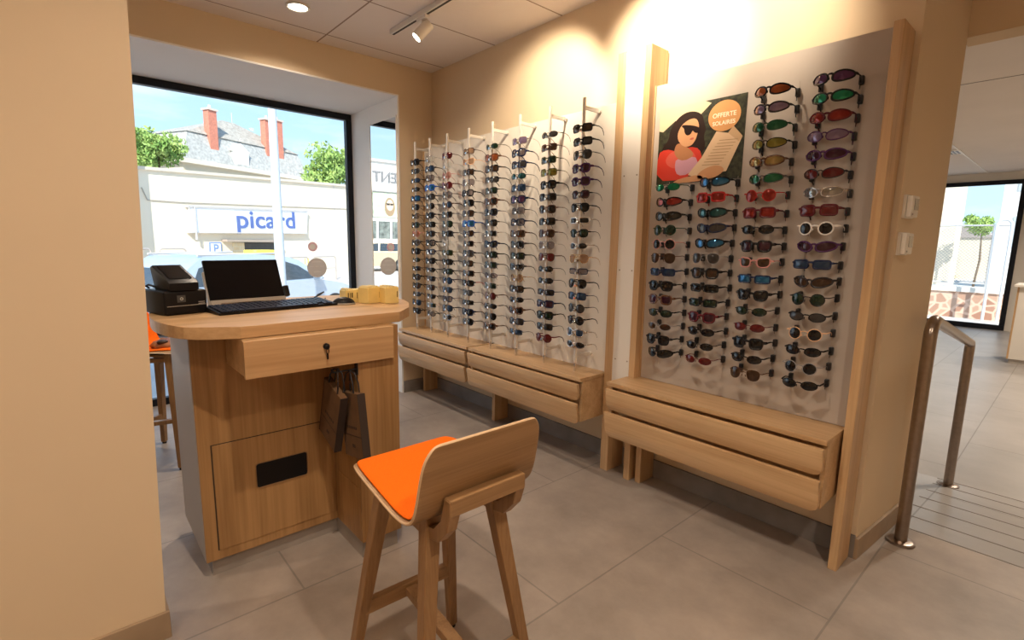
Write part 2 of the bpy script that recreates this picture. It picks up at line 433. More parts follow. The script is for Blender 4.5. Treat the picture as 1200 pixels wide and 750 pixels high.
# poster ------------------------------------------------------------
PW, PH = .465, .39
def pm(n, c, r=.5): return mat(n, c, r, spec=.3)
t = thing('poster', 'advertising poster of a woman in sunglasses reading, on the grey board', 'poster', (-1.612, 2.4685, 1.722))
B().box(0, PW, -.003, 0, 0, PH).build('sheet', mat('poster_leaves', (.028, .030, .014), .5, noise=(45, .9)), t)
def pshape(name, pts, m, lay, smooth_n=0):
    # pts in 0..1 of the poster, y up
    q = [(p[0]*PW, p[1]*PH) for p in pts]
    if smooth_n:
        for _ in range(smooth_n):
            o = []
            for i in range(len(q)):
                a, c = q[i], q[(i+1) % len(q)]
                o += [(a[0]*.75+c[0]*.25, a[1]*.75+c[1]*.25), (a[0]*.25+c[0]*.75, a[1]*.25+c[1]*.75)]
            q = o
    b = B(); b.poly([(x, -.003-.0003*lay, z) for x, z in q]); return b.build(name, m, t)
pshape('printed_sky', [(0, .72), (.0, 1), (.55, 1), (.62, .96), (.5, .84), (.4, .80), (.2, .82), (.05, .7)], pm('poster_cream', (.66, .52, .34)), 1)
pshape('printed_hair', [(.03, .38), (.06, .50), (.13, .58), (.14, .70), (.19, .80), (.27, .88), (.36, .91), (.46, .89), (.53, .83), (.55, .74), (.58, .66), (.555, .56), (.585, .46), (.56, .36), (.46, .34), (.38, .44), (.30, .36), (.20, .40), (.12, .34)], pm('poster_hair', (.022, .009, .006)), 2, 2)
pshape('printed_blouse', [(0, .05), (0, .42), (.10, .47), (.24, .42), (.40, .46), (.52, .42), (.56, .28), (.50, .14), (.34, .04)], pm('poster_red', (.62, .045, .025)), 3, 1)
pshape('printed_blouse_light', [(.08, .30), (.18, .44), (.30, .40), (.42, .42), (.50, .30), (.36, .24), (.22, .18)], pm('poster_coral', (.66, .11, .075)), 3.3, 2)
pshape('printed_neck', [(.20, .42), (.25, .55), (.42, .42), (.46, .34), (.36, .25), (.26, .32)], pm('poster_skin_dark', (.46, .20, .09)), 4, 2)
pshape('printed_top', [(.24, .33), (.34, .28), (.47, .34), (.52, .22), (.40, .10), (.27, .10), (.23, .20)], pm('poster_pink', (.58, .30, .38)), 4.3, 1)
pshape('printed_face', [(.23, .60), (.27, .74), (.37, .81), (.46, .81), (.50, .71), (.485, .62), (.465, .53), (.41, .46), (.31, .47)], pm('poster_skin', (.62, .32, .16)), 5, 2)
pshape('printed_mouth', [(.385, .555), (.43, .575), (.45, .555), (.42, .54)], pm('poster_lip', (.50, .12, .08)), 6, 1)
pshape('printed_nose', [(.43, .62), (.465, .61), (.45, .67)], pm('poster_skin_shadow', (.60, .30, .15)), 6, 1)
pshape('printed_sunglasses', [(.28, .735), (.31, .75), (.42, .725), (.505, .685), (.51, .64), (.48, .615), (.44, .635), (.425, .665), (.40, .61), (.355, .605), (.325, .65), (.32, .70)], pm('poster_black', (.02, .012, .012), .3), 7, 1)
pshape('printed_page', [(.40, .10), (.48, .06), (.84, .10), (.985, .50), (.88, .64), (.83, .56), (.70, .60), (.55, .30)], pm('poster_page', (.70, .50, .32)), 8)
pshape('printed_page_shade', [(.83, .56), (.88, .64), (.985, .50), (.95, .44)], pm('poster_page_two', (.58, .38, .22)), 9)
for k in range(9):
    x0 = .56+.022*k; y0 = .20+.035*k
    pshape('printed_line', [(x0, y0), (x0+.20, y0-.012), (x0+.205, y0-.004), (x0+.005, y0+.008)], pm('poster_ink', (.42, .27, .15)) if k == 0 else bpy.data.materials['poster_ink'], 10)
pshape('printed_hand', [(.50, .06), (.56, .14), (.70, .19), (.80, .16), (.82, .10), (.72, .03), (.55, .02)], bpy.data.materials['poster_skin'], 11, 2)
pshape('printed_arm', [(.20, .0), (.30, .06), (.55, .09), (.60, .02), (.52, -.0)], bpy.data.materials['poster_skin'], 11, 1)
BC = (.775, .775)
bub = [(BC[0]+.175*math.cos(a), BC[1]+.185*math.sin(a)) for a in [2*PI*i/40 for i in range(40)]]
pshape('printed_bubble', bub, pm('poster_bubble', (.66, .33, .13)), 12)
CRM = pm('poster_letter', (.95, .86, .66))
def ptext(s, size, cx, cy, sx=1.0):
    M = Matrix.Translation((cx*PW, -.0072, cy*PH)) @ Matrix.Rotation(PI/2, 4, 'X')
    text_mesh('lettering', s, size, CRM, M, t, .0002, sx, bold=.0006)
ptext('OFFERTE', .030, .775, .785)
ptext('SOLAIRES', .027, .775, .69)

# ------------------------------------------------------------------ glasses
def outline(kind, a, b, n=28):
    e = {'square': 4.5, 'way': 3.2, 'round': 2.0, 'oval': 2.1, 'avi': 2.5, 'cat': 2.8, 'wrap': 2.4, 'rect': 5.0}[kind]
    o = []
    for i in range(n):
        t = 2*PI*i/n
        c, s = math.cos(t), math.sin(t)
        x = a*math.copysign(abs(c)**(2/e), c); y = b*math.copysign(abs(s)**(2/e), s)
        if kind in ('avi', 'way', 'cat'):
            k = .5-.5*y/b
            x *= 1-{'avi': .26, 'way': .14, 'cat': .18}[kind]*k
        if kind == 'avi': x += a*.10*(.5-.5*y/b)
        if kind == 'cat': y += b*.32*max(0, x/a)*max(0, y/b)
        if kind == 'wrap':
            y += b*.22*(x/a); y *= 1-.22*max(0, x/a)
        o.append((x, y))      # +x is the outer (temple) side
    return o
STY = { # kind: half width, half height, bridge gap, rim thickness, rim depth
 'square': (.026, .019, .018, .0022, .0022), 'way': (.0255, .021, .018, .0026, .0024), 'round': (.0235, .0235, .020, .0016, .0018),
 'oval': (.0265, .0165, .017, .0013, .0016), 'avi': (.028, .0235, .016, .0013, .0015), 'cat': (.026, .019, .018, .0026, .0024),
 'wrap': (.0305, .0185, .010, .0020, .0024), 'rect': (.0275, .0155, .016, .0020, .0022)}
MESH = {}
def warp(p, wrapk):
    x, z = p; return (x, wrapk*x*x, z)
def glasses_meshes(kind, thick):
    key = (kind, thick)
    if key in MESH: return MESH[key]
    a, hb, gap, rt_, rd = STY[kind]
    if thick: rt_ *= 1.6
    wk = {'wrap': 9.0}.get(kind, 4.0)
    cx = gap/2+a+.002
    ol = outline(kind, a, hb)
    fb = B(); lens = []
    def bar_y(pts, r, seg=6, closed=False): fb.tube(pts, r, seg, True, closed, 1.15, up=(0, 1, 0))
    for s in (-1, 1):
        L = [warp((s*(cx+x), z), wk) for x, z in ol]
        bar_y(L, rt_, 6, True)
        lb = B()
        n = len(L); C0 = Vector(warp((s*cx, 0), wk))
        rings = []
        for k, (f_, d) in enumerate(((1, 0), (.66, .0028), (.33, .0044))):
            rings.append([lb.bm.verts.new(C0+(Vector(p)-C0)*f_-Vector((0, d, 0))) for p in L])
        cv = lb.bm.verts.new(C0-Vector((0, .005, 0)))
        for k in range(2):
            for i in range(n): lb.bm.faces.new((rings[k][i], rings[k][(i+1) % n], rings[k+1][(i+1) % n], rings[k+1][i]))
        for i in range(n): lb.bm.faces.new((rings[2][i], rings[2][(i+1) % n], cv))
        if s == 1:
            for f_ in lb.bm.faces: f_.normal_flip()
        me = bpy.data.meshes.new('lens'); 
        bmesh.ops.recalc_face_normals(lb.bm, faces=lb.bm.faces)
        lb.bm.to_mesh(me); lb.bm.free(); me.polygons.foreach_set('use_smooth', [True]*len(me.polygons)); lens.append(me)
    zb = hb*.35
    xb = gap/2+.004
    bar_y([(-xb, wk*xb*xb, zb), (-xb*.4, -.001, zb+.003), (xb*.4, -.001, zb+.003), (xb, wk*xb*xb, zb)], rt_*1.1)
    if kind == 'avi': bar_y([(-xb-.006, wk*xb*xb, hb*.92), (0, 0, hb*.95), (xb+.006, wk*xb*xb, hb*.92)], rt_)
    xo = cx+a*.98; zo = hb*.42
    hx = .071
    for s in (-1, 1):
        bar_y([(s*(xo-.004), wk*xo*xo, zo), (s*hx, wk*hx*hx+.002, zo), (s*hx, wk*hx*hx+.008, zo)], rt_*1.35)
    # nose pads
    for s in (-1, 1): fb.tube([(s*gap*.42, .004, -.001), (s*gap*.55, .007, -.010)], .0018, 6)
    fm = bpy.data.meshes.new('frame'); bmesh.ops.recalc_face_normals(fb.bm, faces=fb.bm.faces)
    fb.bm.to_mesh(fm); fb.bm.free(); fm.polygons.foreach_set('use_smooth', [True]*len(fm.polygons))
    temples = []
    tr = .0026 if thick else .0015
    if kind == 'wrap': tr = .0034
    for s in (-1, 1):
        tb = B(); y0 = wk*hx*hx+.006
        pts = [(s*hx, y0, zo), (s*(hx+.002), y0+.04, zo+.001), (s*(hx+.001), .075, zo), (s*(hx-.002), .100, zo-.006), (s*(hx-.006), .118, zo-.020), (s*(hx-.009), .128, zo-.036)]
        tb.tube(pts, [tr*1.5, tr*1.35, tr*1.15, tr*1.1, tr*1.15, tr*.9], 6, True, flat=.55)
        me = bpy.data.meshes.new('temple'); bmesh.ops.recalc_face_normals(tb.bm, faces=tb.bm.faces)
        tb.bm.to_mesh(me); tb.bm.free(); me.polygons.foreach_set('use_smooth', [True]*len(me.polygons)); temples.append(me)
    MESH[key] = (fm, lens, temples, zo)
    return MESH[key]

def frm(n, c, r=.25, metal=0): return mat('frame_'+n, c, r, metal, spec=.3)
FR = {'black': frm('black', (.010, .009, .010)), 'dark': frm('dark', (.03, .026, .028)), 'tortoise': mat('frame_tortoise', (.10, .035, .012), .2, coat=.5, noise=(180, .7)),
 'silver': frm('silver', (.62, .60, .58), .2, 1), 'gunmetal': frm('gunmetal', (.13, .13, .14), .25, 1), 'gold': frm('gold', (.72, .48, .20), .2, 1),
 'navy': frm('navy', (.012, .02, .06)), 'blue': frm('blue', (.02, .10, .45)), 'red': frm('red', (.42, .02, .02)), 'burgundy': frm('burgundy', (.10, .01, .015)),
 'purple': frm('purple', (.07, .02, .09)), 'white': frm('white', (.78, .74, .70)), 'clear': frm('clear', (.70, .66, .62), .15), 'pink': frm('pink', (.60, .28, .26)),
 'peach': frm('peach', (.80, .50, .30)), 'green': frm('green', (.02, .06, .03)), 'olive': frm('olive', (.12, .11, .05)), 'grey': frm('grey', (.30, .28, .28)), 'brown': frm('brown', (.09, .04, .02))}
def lm(n, c, metal=0, r=.04, spec=.3): 
    return mat('lens_'+n, tuple(v*.55 for v in c), r, metal, spec=spec, coat=.6, cior=1.4)
LN = {'dark': lm('dark', (.012, .011, .012)), 'brown': lm('brown', (.07, .034, .018)), 'grey': lm('grey', (.06, .055, .055)), 'black': lm('black', (.006, .006, .007)),
 'red': lm('red', (.42, .03, .02), .45), 'orange': lm('orange', (.55, .13, .03), .45), 'green': lm('green', (.02, .20, .09), .5), 'emerald': lm('emerald', (.02, .42, .20), .6),
 'blue': lm('blue', (.03, .22, .50), .6), 'teal': lm('teal', (.02, .14, .16), .5), 'purple': lm('purple', (.17, .05, .17), .45), 'lilac': lm('lilac', (.42, .30, .48), .5),
 'gold': lm('gold', (.62, .44, .15), .6), 'yellow': lm('yellow', (.40, .36, .06), .5), 'plum': lm('plum', (.06, .012, .03)), 'maroon': lm('maroon', (.16, .012, .014)),
 'silver': lm('silver', (.55, .55, .55), .8), 'darkblue': lm('darkblue', (.03, .07, .15), .3), 'darkgreen': lm('darkgreen', (.012, .035, .02)),
 'clear': glassmat('lens_clear', (.88, .90, .90), .8), 'rose': glassmat('lens_rose', (.75, .42, .36), .7), 'tan': glassmat('lens_tan', (.55, .36, .24), .7), 'smoke': glassmat('lens_smoke', (.34, .30, .32), .8)}
TAG = mat('black_security_tag', (.008, .007, .008), .45)
TAGM = B().box(-.008, .008, -.008, .012, -.018, .015, .004, 2); TAGM.build('tagproto', TAG)
TAGME = bpy.data.objects['tagproto'].data; bpy.data.objects.remove(bpy.data.objects['tagproto']); TAGME.name = 'tag'

DATA = {}
def withmat(me, m):
    k = (me.name, m.name)
    if k not in DATA:
        c = me.copy(); c.materials.clear(); c.materials.append(m); DATA[k] = c
    return DATA[k]
def link(name, me, parent, m):
    o = bpy.data.objects.new(name, withmat(me, m)); COL.objects.link(o); o.parent = parent
    return o
def glasses(kind, thick, fr, ln, loc, label, group, rz=0, tm=None, tags=False, sc=1.0, tilt=0, name='sunglasses'):
    fm, lens, temples, zo = glasses_meshes(kind, thick)
    t = thing(name, label, name if name != 'eyeglasses' else 'glasses', loc, rz, group)
    t.rotation_euler = (tilt, 0, rz); t.scale = (sc, sc, sc)
    link('frame', fm, t, FR[fr])
    for me in lens: link('lens', me, t, LN[ln])
    for me in temples: link('temple', me, t, FR[tm or fr])
    if tags:
        for s in (-1, 1):
            o = link('security_tag', TAGME, t, TAG); o.location = (s*.068, .118, zo-.006)
    return t
ORD = ['first', 'second', 'third', 'fourth', 'fifth', 'sixth', 'seventh', 'eighth', 'ninth', 'tenth', 'eleventh', 'twelfth', 'thirteenth', 'fourteenth', 'fifteenth', 'sixteenth', 'seventeenth', 'eighteenth']
KW = {'square': 'square', 'way': 'chunky', 'round': 'round', 'oval': 'oval', 'avi': 'aviator', 'cat': 'cat-eye', 'wrap': 'wraparound', 'rect': 'narrow'}
FW = {'gunmetal': 'dark metal', 'silver': 'silver', 'clear': 'clear', 'dark': 'charcoal', 'grey': 'grey'}
LW = {'dark': 'dark', 'black': 'black', 'emerald': 'bright green', 'darkblue': 'dark blue', 'darkgreen': 'dark green', 'silver': 'mirrored', 'tan': 'brown', 'smoke': 'smoky'}

# sunglasses on the grey board: columns from the pillar to the oak post
COLS = [
 # column by the pillar (13)
 ([('oval', 0, 'green', 'emerald'), ('wrap', 1, 'black', 'red'), ('wrap', 1, 'black', 'black'), ('round', 0, 'green', 'darkgreen'), ('round', 0, 'pink', 'dark'), ('avi', 0, 'brown', 'brown'), ('rect', 1, 'navy', 'darkblue'), ('way', 1, 'black', 'dark'), ('way', 1, 'tortoise', 'plum'), ('oval', 1, 'black', 'darkgreen'), ('oval', 0, 'grey', 'brown'), ('way', 1, 'black', 'dark'), ('wrap', 1, 'black', 'black')], 1.69, .826),
 ([('wrap', 1, 'black', 'blue'), ('square', 1, 'red', 'red'), ('wrap', 1, 'black', 'teal'), ('wrap', 1, 'navy', 'grey'), ('wrap', 1, 'black', 'blue'), ('avi', 0, 'grey', 'grey'), ('way', 1, 'black', 'brown'), ('rect', 1, 'black', 'black'), ('rect', 1, 'black', 'darkgreen'), ('way', 1, 'burgundy', 'plum'), ('oval', 1, 'black', 'dark'), ('oval', 0, 'dark', 'black'), ('oval', 0, 'burgundy', 'maroon')], 1.70, .83),
 ([('wrap', 1, 'black', 'orange'), ('wrap', 1, 'dark', 'lilac'), ('wrap', 0, 'green', 'green'), ('wrap', 0, 'black', 'yellow'), ('wrap', 1, 'tortoise', 'gold'), ('wrap', 0, 'gunmetal', 'green'), ('round', 0, 'red', 'red'), ('square', 1, 'burgundy', 'red'), ('oval', 1, 'black', 'black'), ('way', 1, 'black', 'plum'), ('cat', 0, 'pink', 'brown'), ('rect', 1, 'navy', 'blue'), ('cat', 1, 'black', 'dark'), ('oval', 0, 'black', 'darkgreen'), ('oval', 0, 'burgundy', 'maroon'), ('way', 1, 'black', 'black'), ('oval', 1, 'black', 'dark'), ('avi', 0, 'brown', 'brown')], 2.065, .808),
 ([('wrap', 1, 'black', 'purple'), ('wrap', 1, 'black', 'emerald'), ('wrap', 1, 'burgundy', 'red'), ('wrap', 0, 'purple', 'lilac'), ('wrap', 1, 'purple', 'plum'), ('wrap', 0, 'dark', 'maroon'), ('wrap', 0, 'silver', 'silver'), ('square', 1, 'burgundy', 'maroon'), ('round', 1, 'white', 'dark'), ('wrap', 1, 'purple', 'plum'), ('rect', 1, 'navy', 'darkblue'), ('wrap', 1, 'dark', 'brown'), ('round', 0, 'dark', 'darkgreen'), ('oval', 1, 'black', 'grey'), ('round', 0, 'peach', 'dark'), ('oval', 1, 'black', 'dark'), ('round', 0, 'grey', 'black'), ('oval', 1, 'black', 'black')], 2.066, .812)]
CW = ['column beside the white pillar', 'second column from the white pillar', 'third column from the white pillar', 'column beside the tall oak post']
for ci, (items, zt, zb) in enumerate(COLS):
    n = len(items); x = sum(COLX[ci])/2
    for i, (k, th, fr, ln) in enumerate(items):
        z = zt+(zb-zt)*i/(n-1)
        lab = '%s %s sunglasses, %s lenses, %s from top, %s' % (FW.get(fr, fr), KW[k], LW.get(ln, ln), ORD[i], CW[ci])
        glasses(k, bool(th), fr, ln, (x+random.uniform(-.003, .003), 2.3265, z), lab, 'sunglasses on the grey board', tags=True, sc=1.07, rz=random.uniform(-.03, .03), tilt=random.uniform(-.03, .03))

# rods with glasses
RX = [-3.888, -3.655, -3.405, -3.125, -2.850, -2.563, -2.287, -2.015]
YR = 2.31
RW = ['first rod from the shop window', 'second rod from the shop window', 'third rod from the shop window', 'fourth rod from the shop window', 'fifth rod from the shop window', 'third rod from the white pillar', 'second rod from the white pillar', 'rod beside the white pillar']
def rod(i, x):
    t = thing('glasses_rod', 'silver standing rod of glasses, %s' % RW[i].replace('rod', 'one').replace('rods', ''), 'display rod', (x, YR, .615), group='glasses rods in front of the cream board')
    b = B(); b.cyl((0, 0, .055), .0095, 1.555, 16); b.build('pole', SILVER, t, smooth=40)
    B().cyl((0, 0, 0), .0075, .055, 12).build('foot', CHROME, t, smooth=40)
    for z in (.085, 1.545):
        b = B(); b.box(-.006, .006, .008, .132, z, z+.022, .002); o = b.build('bracket_arm', SILVER, t)
        bb = B(); bb.cyl((0, .125, z+.011), .014, .015, 14, 'y'); bb.build('wall_cap', SILVER, o, smooth=40)
    return t
NOSE = B().box(-.010, .010, -.024, .001, -.009, .009, .004, 2); NOSE.build('np', CHROME)
NOSEME = bpy.data.objects['np'].data; bpy.data.objects.remove(bpy.data.objects['np'])
SPEC = {
 0: {0: ('way', 1, 'black', 'dark'), 4: ('square', 1, 'navy', 'blue'), 8: ('round', 0, 'pink', 'rose')},
 1: {0: ('avi', 0, 'silver', 'clear'), 3: ('way', 1, 'blue', 'blue'), 4: ('square', 1, 'dark', 'grey'), 10: ('square', 1, 'navy', 'silver')},
 2: {0: ('avi', 0, 'burgundy', 'maroon'), 1: ('avi', 0, 'clear', 'clear'), 2: ('round', 0, 'pink', 'rose'), 3: ('round', 1, 'burgundy', 'maroon'), 9: ('round', 0, 'white', 'clear'), 10: ('square', 0, 'olive', 'darkgreen')},
 3: {0: ('square', 0, 'brown', 'tan'), 1: ('cat', 0, 'peach', 'tan'), 2: ('square', 1, 'dark', 'brown'), 3: ('avi', 0, 'silver', 'smoke'), 7: ('square', 1, 'blue', 'blue'), 13: ('square', 1, 'black', 'dark', 'red')},
 4: {0: ('oval', 0, 'olive', 'darkgreen'), 1: ('way', 1, 'tortoise', 'orange'), 2: ('square', 1, 'black', 'brown'), 14: ('round', 1, 'tortoise', 'maroon')},
 5: {0: ('square', 0, 'silver', 'lilac'), 1: ('way', 1, 'navy', 'smoke'), 2: ('square', 1, 'navy', 'grey'), 3: ('oval', 0, 'dark', 'teal'), 4: ('square', 0, 'navy', 'darkblue'), 5: ('way', 1, 'navy', 'purple'), 6: ('square', 0, 'gunmetal', 'smoke'), 12: ('round', 0, 'gold', 'tan')},
 6: {0: ('oval', 0, 'dark', 'grey'), 1: ('square', 0, 'brown', 'brown'), 2: ('square', 0, 'olive', 'darkgreen'), 3: ('square', 0, 'olive', 'yellow'), 4: ('way', 1, 'black', 'dark'), 9: ('avi', 0, 'silver', 'smoke'), 10: ('avi', 1, 'tortoise', 'maroon'), 14: ('square', 1, 'navy', 'plum'), 17: ('round', 1, 'burgundy', 'maroon')},
 7: {0: ('square', 1, 'black', 'brown'), 1: ('square', 1, 'black', 'grey'), 2: ('avi', 0, 'dark', 'grey'), 3: ('way', 1, 'purple', 'plum'), 4: ('way', 1, 'purple', 'plum'), 5: ('way', 0, 'dark', 'plum'), 10: ('avi', 0, 'gold', 'tan'), 13: ('square', 0, 'navy', 'darkblue'), 15: ('round', 1, 'black', 'dark')}}
KINDS_ = ['square', 'way', 'round', 'avi', 'rect', 'square', 'way', 'oval', 'cat']
FRS = ['black', 'black', 'black', 'gunmetal', 'dark', 'tortoise', 'silver', 'gunmetal', 'navy']
LNS = ['dark', 'dark', 'grey', 'brown', 'smoke', 'black', 'darkgreen', 'dark', 'darkblue']
rnd = random.Random(11)
for i, x in enumerate(RX):
    rt_o = rod(i, x)
    for j in range(18):
        z = 2.056+(.786-2.056)*j/17
        s_ = SPEC[i].get(j)
        if s_ is None:
            s_ = (rnd.choice(KINDS_), rnd.random() < .5, rnd.choice(FRS), rnd.choice(LNS))
        k, th, fr, ln = s_[:4]; tm = s_[4] if len(s_) > 4 else None
        nm = 'sunglasses'
        lab = '%s %s sunglasses, %s lenses, %s from top, %s' % (FW.get(fr, fr), KW[k], LW.get(ln, ln), ORD[j], RW[i])
        glasses(k, bool(th), fr, ln, (x+rnd.uniform(-.004, .004), YR-.020, z), lab, 'sunglasses on the silver rods', tm=tm, rz=rnd.uniform(-.06, .06), tilt=rnd.uniform(-.08, .02), sc=rnd.uniform(1.04, 1.12))
        o = bpy.data.objects.new('nose_holder', NOSEME); COL.objects.link(o); o.parent = rt_o; o.location = (0, -.006, z-.615-.012)
del rt_o

# ------------------------------------------------------------------ sales counter
ct = thing('sales_counter', 'oak sales counter with rounded top facing the shop window', 'counter', (-2.45, .70, 0))
T = Matrix.Translation((2.45, -.70, 0))
def catmull(P, n=5):
    out = []
    for i in range(len(P)):
        p0, p1, p2, p3 = [Vector(P[(i+k) % len(P)]) for k in (-1, 0, 1, 2)]
        for k in range(n):
            t_ = k/n
            out.append(.5*((2*p1)+(-p0+p2)*t_+(2*p0-5*p1+4*p2-p3)*t_**2+(-p0+3*p1-3*p2+p3)*t_**3))
    return [(v.x, v.y) for v in out]
top = [(-1.985, .45), (-2.005, 1.10), (-2.13, 1.22), (-2.28, 1.305), (-2.42, 1.355), (-2.56, 1.36), (-2.70, 1.32), (-2.80, 1.22), (-2.84, 1.08), (-2.84, .52), (-2.80, .38), (-2.70, .275), (-2.56, .24), (-2.37, .228), (-2.22, .245), (-2.09, .29), (-2.03, .365)]
b = B(); b.prism(top[:9]+[p for i in range(9, len(top)) for p in catmull(top, 4)[i*4:i*4+4] if i < len(top)-1]+[top[-1]], 1.038, 1.083, bev=.002); b.build('countertop', OAKCY, ct, M=T)
B().box(-2.70, -2.225, .322, .40, .078, 1.038, .001).build('side_panel', OAKC, ct, M=T)
B().box(-2.695, -2.232, .3195, .322, .085, 1.038).build('grey_side_face', mat('grey_laminate', (.40, .37, .36), .5), ct, M=T)['label'] = 'pale grey laminate side face'
B().box(-2.243, -2.225, .40, .87, .078, 1.038).build('front_panel', OAKC, ct, M=T)
B().box(-2.70, -2.68, .40, 1.06, .10, 1.038).build('rear_panel', OAKC, ct, M=T)
B().box(-2.70, -1.950, .87, 1.06, .078, 1.038, .002).build('wing_panel', OAKC, ct, M=T)
B().box(-2.20, -1.96, .867, .87, .14, .33, .001).build('wing_door', OAKC, ct, M=T)
b = B(); b.box(-2.66, -2.25, .345, .875, 0, .078); b.box(-2.66, -1.965, .875, 1.045, 0, .078)
b.build('plinth', mat('grey_plinth', (.33, .29, .26), .35, noise=(8, .1)), ct, M=T)
DARKG = mat('dark_gap', (.05, .03, .02), .8)
d = B().box(-2.225, -2.221, .372, .864, .118, .572, .001).build('door', OAKC, ct, M=T)
b = B()
for a in ((.366, .872, .572, .5755), (.366, .3705, .118, .572)): b.box(-2.2248, -2.2235, *a)
b.build('door_gap', DARKG, d)
d2_ = bpy.data.objects['door_gap']; d2_.data.transform(T)
# recessed slot of the door
def rrect(cx, cy, w, h, r, n=5):
    P = []
    for sx, sy, a0 in ((1, -1, -90), (1, 1, 0), (-1, 1, 90), (-1, -1, 180)):
        for k in range(n+1):
            a = math.radians(a0+90*k/n); P.append((cx+sx*(w/2-r)+r*math.cos(a), cy+sy*(h/2-r)+r*math.sin(a)))
    return P
YZX = Matrix(((0, 0, 1, 0), (1, 0, 0, 0), (0, 1, 0, 0), (0, 0, 0, 1)))
b = B(); b.prism(rrect(.632, .397, .212, .108, .012), -2.222, -2.2195, YZX); b.build('slot_handle', BLACK, d, M=T)
b = B(); b.tube([(-2.2195, p[0], p[1]) for p in rrect(.632, .397, .214, .110, .012)], .0022, 6, closed=True, up=(1, 0, 0)); b.build('slot_rim', OAKDY, d, M=T)
dr = B().box(-1.948, -1.93, .443, 1.028, .898, 1.036, .001).build('drawer', OAKCY, ct, M=T)
B().box(-2.224, -1.948, .446, .868, .902, 1.036).build('drawer_box', OAKCY, dr, M=T)
b = B(); b.cyl((-1.932, .735, .985), .012, .012, 18, 'x'); b.build('lock', BLACK, dr, M=T, smooth=40)
b = B(); b.box(-1.921, -1.918, .7335, .7365, .975, .995); b.ball((-1.9165, .735, .984), (.006, .010, .011)); b.tube([(-1.915, .735+.006*math.cos(a), .967+.009*math.sin(a)) for a in [2*PI*k/14 for k in range(14)]], .0012, 5, closed=True); b.box(-1.917, -1.914, .731, .738, .935, .960, .001)
b.build('key', BLACK, dr, M=T)

# paper carrier bags hanging on the wing
BAGB = mat('bag_print', (.04, .022, .012), .8)
def bag(label, loc, rot, w=.17, h=.27, d=.030):
    t = thing('paper_bag', label, 'paper bag', loc, 0, 'carrier bags hung inside the counter')
    t.rotation_euler = rot
    B().box(-w/2, w/2, -d/2, d/2, -h-.09, -.09, .002).build('bag_body', KRAFT, t)
    b = B()
    b.bm.free()
    for s in (-1, 1): B().box(s*w/2-.0012, s*w/2+.0012, -d/2-.001, d/2+.001, -h-.09, -.09).build('gusset', KRAFTD, t)
    b = B(); b.box(-w/2, w/2, -d/2-.0007, -d/2, -.09-h*.66, -.09-h*.65)
    for k in range(6): b.box(-.045+.016*k, -.035+.016*k, -d/2-.0007, -d/2, -.09-h*.55, -.09-h*.51)
    for k in range(2): b.box(-.01+.014*k, .001+.014*k, -d/2-.0007, -d/2, -.09-h*.84, -.09-h*.79)
    b.build('print', BAGB, t)
    for s in (-1, 1):
        B().tube([(-.045, s*d*.4, -.095), (-.042, s*d*.4, -.05), (-.022, s*d*.3, -.012), (0, 0, -.002), (.022, s*d*.3, -.012), (.042, s*d*.4, -.05), (.045, s*d*.4, -.095)], .003, 6, up=(0, 1, 0)).build('handle', CORD, t)
    return t
bag('brown paper carrier bag hanging in front, tilted towards the counter door', (-1.955, .790, .880), (0, math.radians(19), 0))
bag('brown paper carrier bag hanging behind the tilted one, nearly straight', (-1.945, .835, .868), (0, math.radians(-9), 0))
t = thing('bag_hook', 'small dark hook inside the counter wing holding the paper bags', 'hook', (-1.952, .868, .874))
B().tube([(0, 0, -.006), (0, -.10, -.006), (0, -.106, .008)], .004, 8).build('hook_arm', CORD, t)
B().box(-.015, .015, -.004, 0, -.03, .02, .001).build('hook_plate', CORD, t)

# ------------------------------------------------------------------ things on the counter
ZT = 1.0835
def rotm(loc, rz): return Matrix.Translation(loc) @ Matrix.Rotation(rz, 4, 'Z')
# printer (local: +x is the front)
t = thing('receipt_printer', 'black receipt printer on the rounded end of the oak counter', 'printer', (-2.525, .330, ZT), math.radians(16))
B().box(-.10, .10, -.082, .082, 0, .100, .010, 3).build('body', BLACK, t, smooth=30)
B().box(.1005, .1025, -.036, -.004, .052, .080, .001).build('status_panel', mat('dark_grey_panel', (.07, .07, .07), .3), t)
b = B(); b.tube([(.1035, -.020+.005*math.cos(a), .066+.005*math.sin(a)) for a in [2*PI*k/12 for k in range(12)]], .0012, 5, closed=True); b.build('light', mat('pale_led', (.7, .7, .65), .4), t)
b = B(); b.box(.099, .1012, -.074, .074, .036, .0385); b.build('paper_slot', GREYP, t)
b = B(); b.box(.1, .1015, .045, .07, .040, .043); b.box(.1, .1015, .045, .07, .047, .050); b.build('badge', GREYP, t)
t = thing('card_terminal', 'black card terminal with tilted screen standing on the receipt printer', 'card terminal', (-2.505, .330, ZT+.100), math.radians(16))
hexp = [(.085, 0), (.085, .030), (.070, .040), (-.055, .098), (-.075, .090), (-.045, 0)]
b = B(); b.prism(hexp, -.056, .056, Matrix(((1, 0, 0, 0), (0, 0, 1, 0), (0, 1, 0, 0), (0, 0, 0, 1))), bev=.004); b.build('body', BLACK, t, smooth=30)
n_ = Vector((.058, 0, .125)).normalized()
b = B(); b.box(-.058, .055, -.042, .042, 0, .0015); 
b.build('screen', SCREEN, t, M=Matrix.Translation((.009, 0, .0695)) @ Matrix.Rotation(math.atan2(.058, .125), 4, 'Y'))
b = B(); b.tube([(-.03, -.057, .01), (-.05, -.075, .02), (-.075, -.075, .012), (-.085, -.06, .004)], .004, 6); b.build('cable', CORD, t, smooth=True)

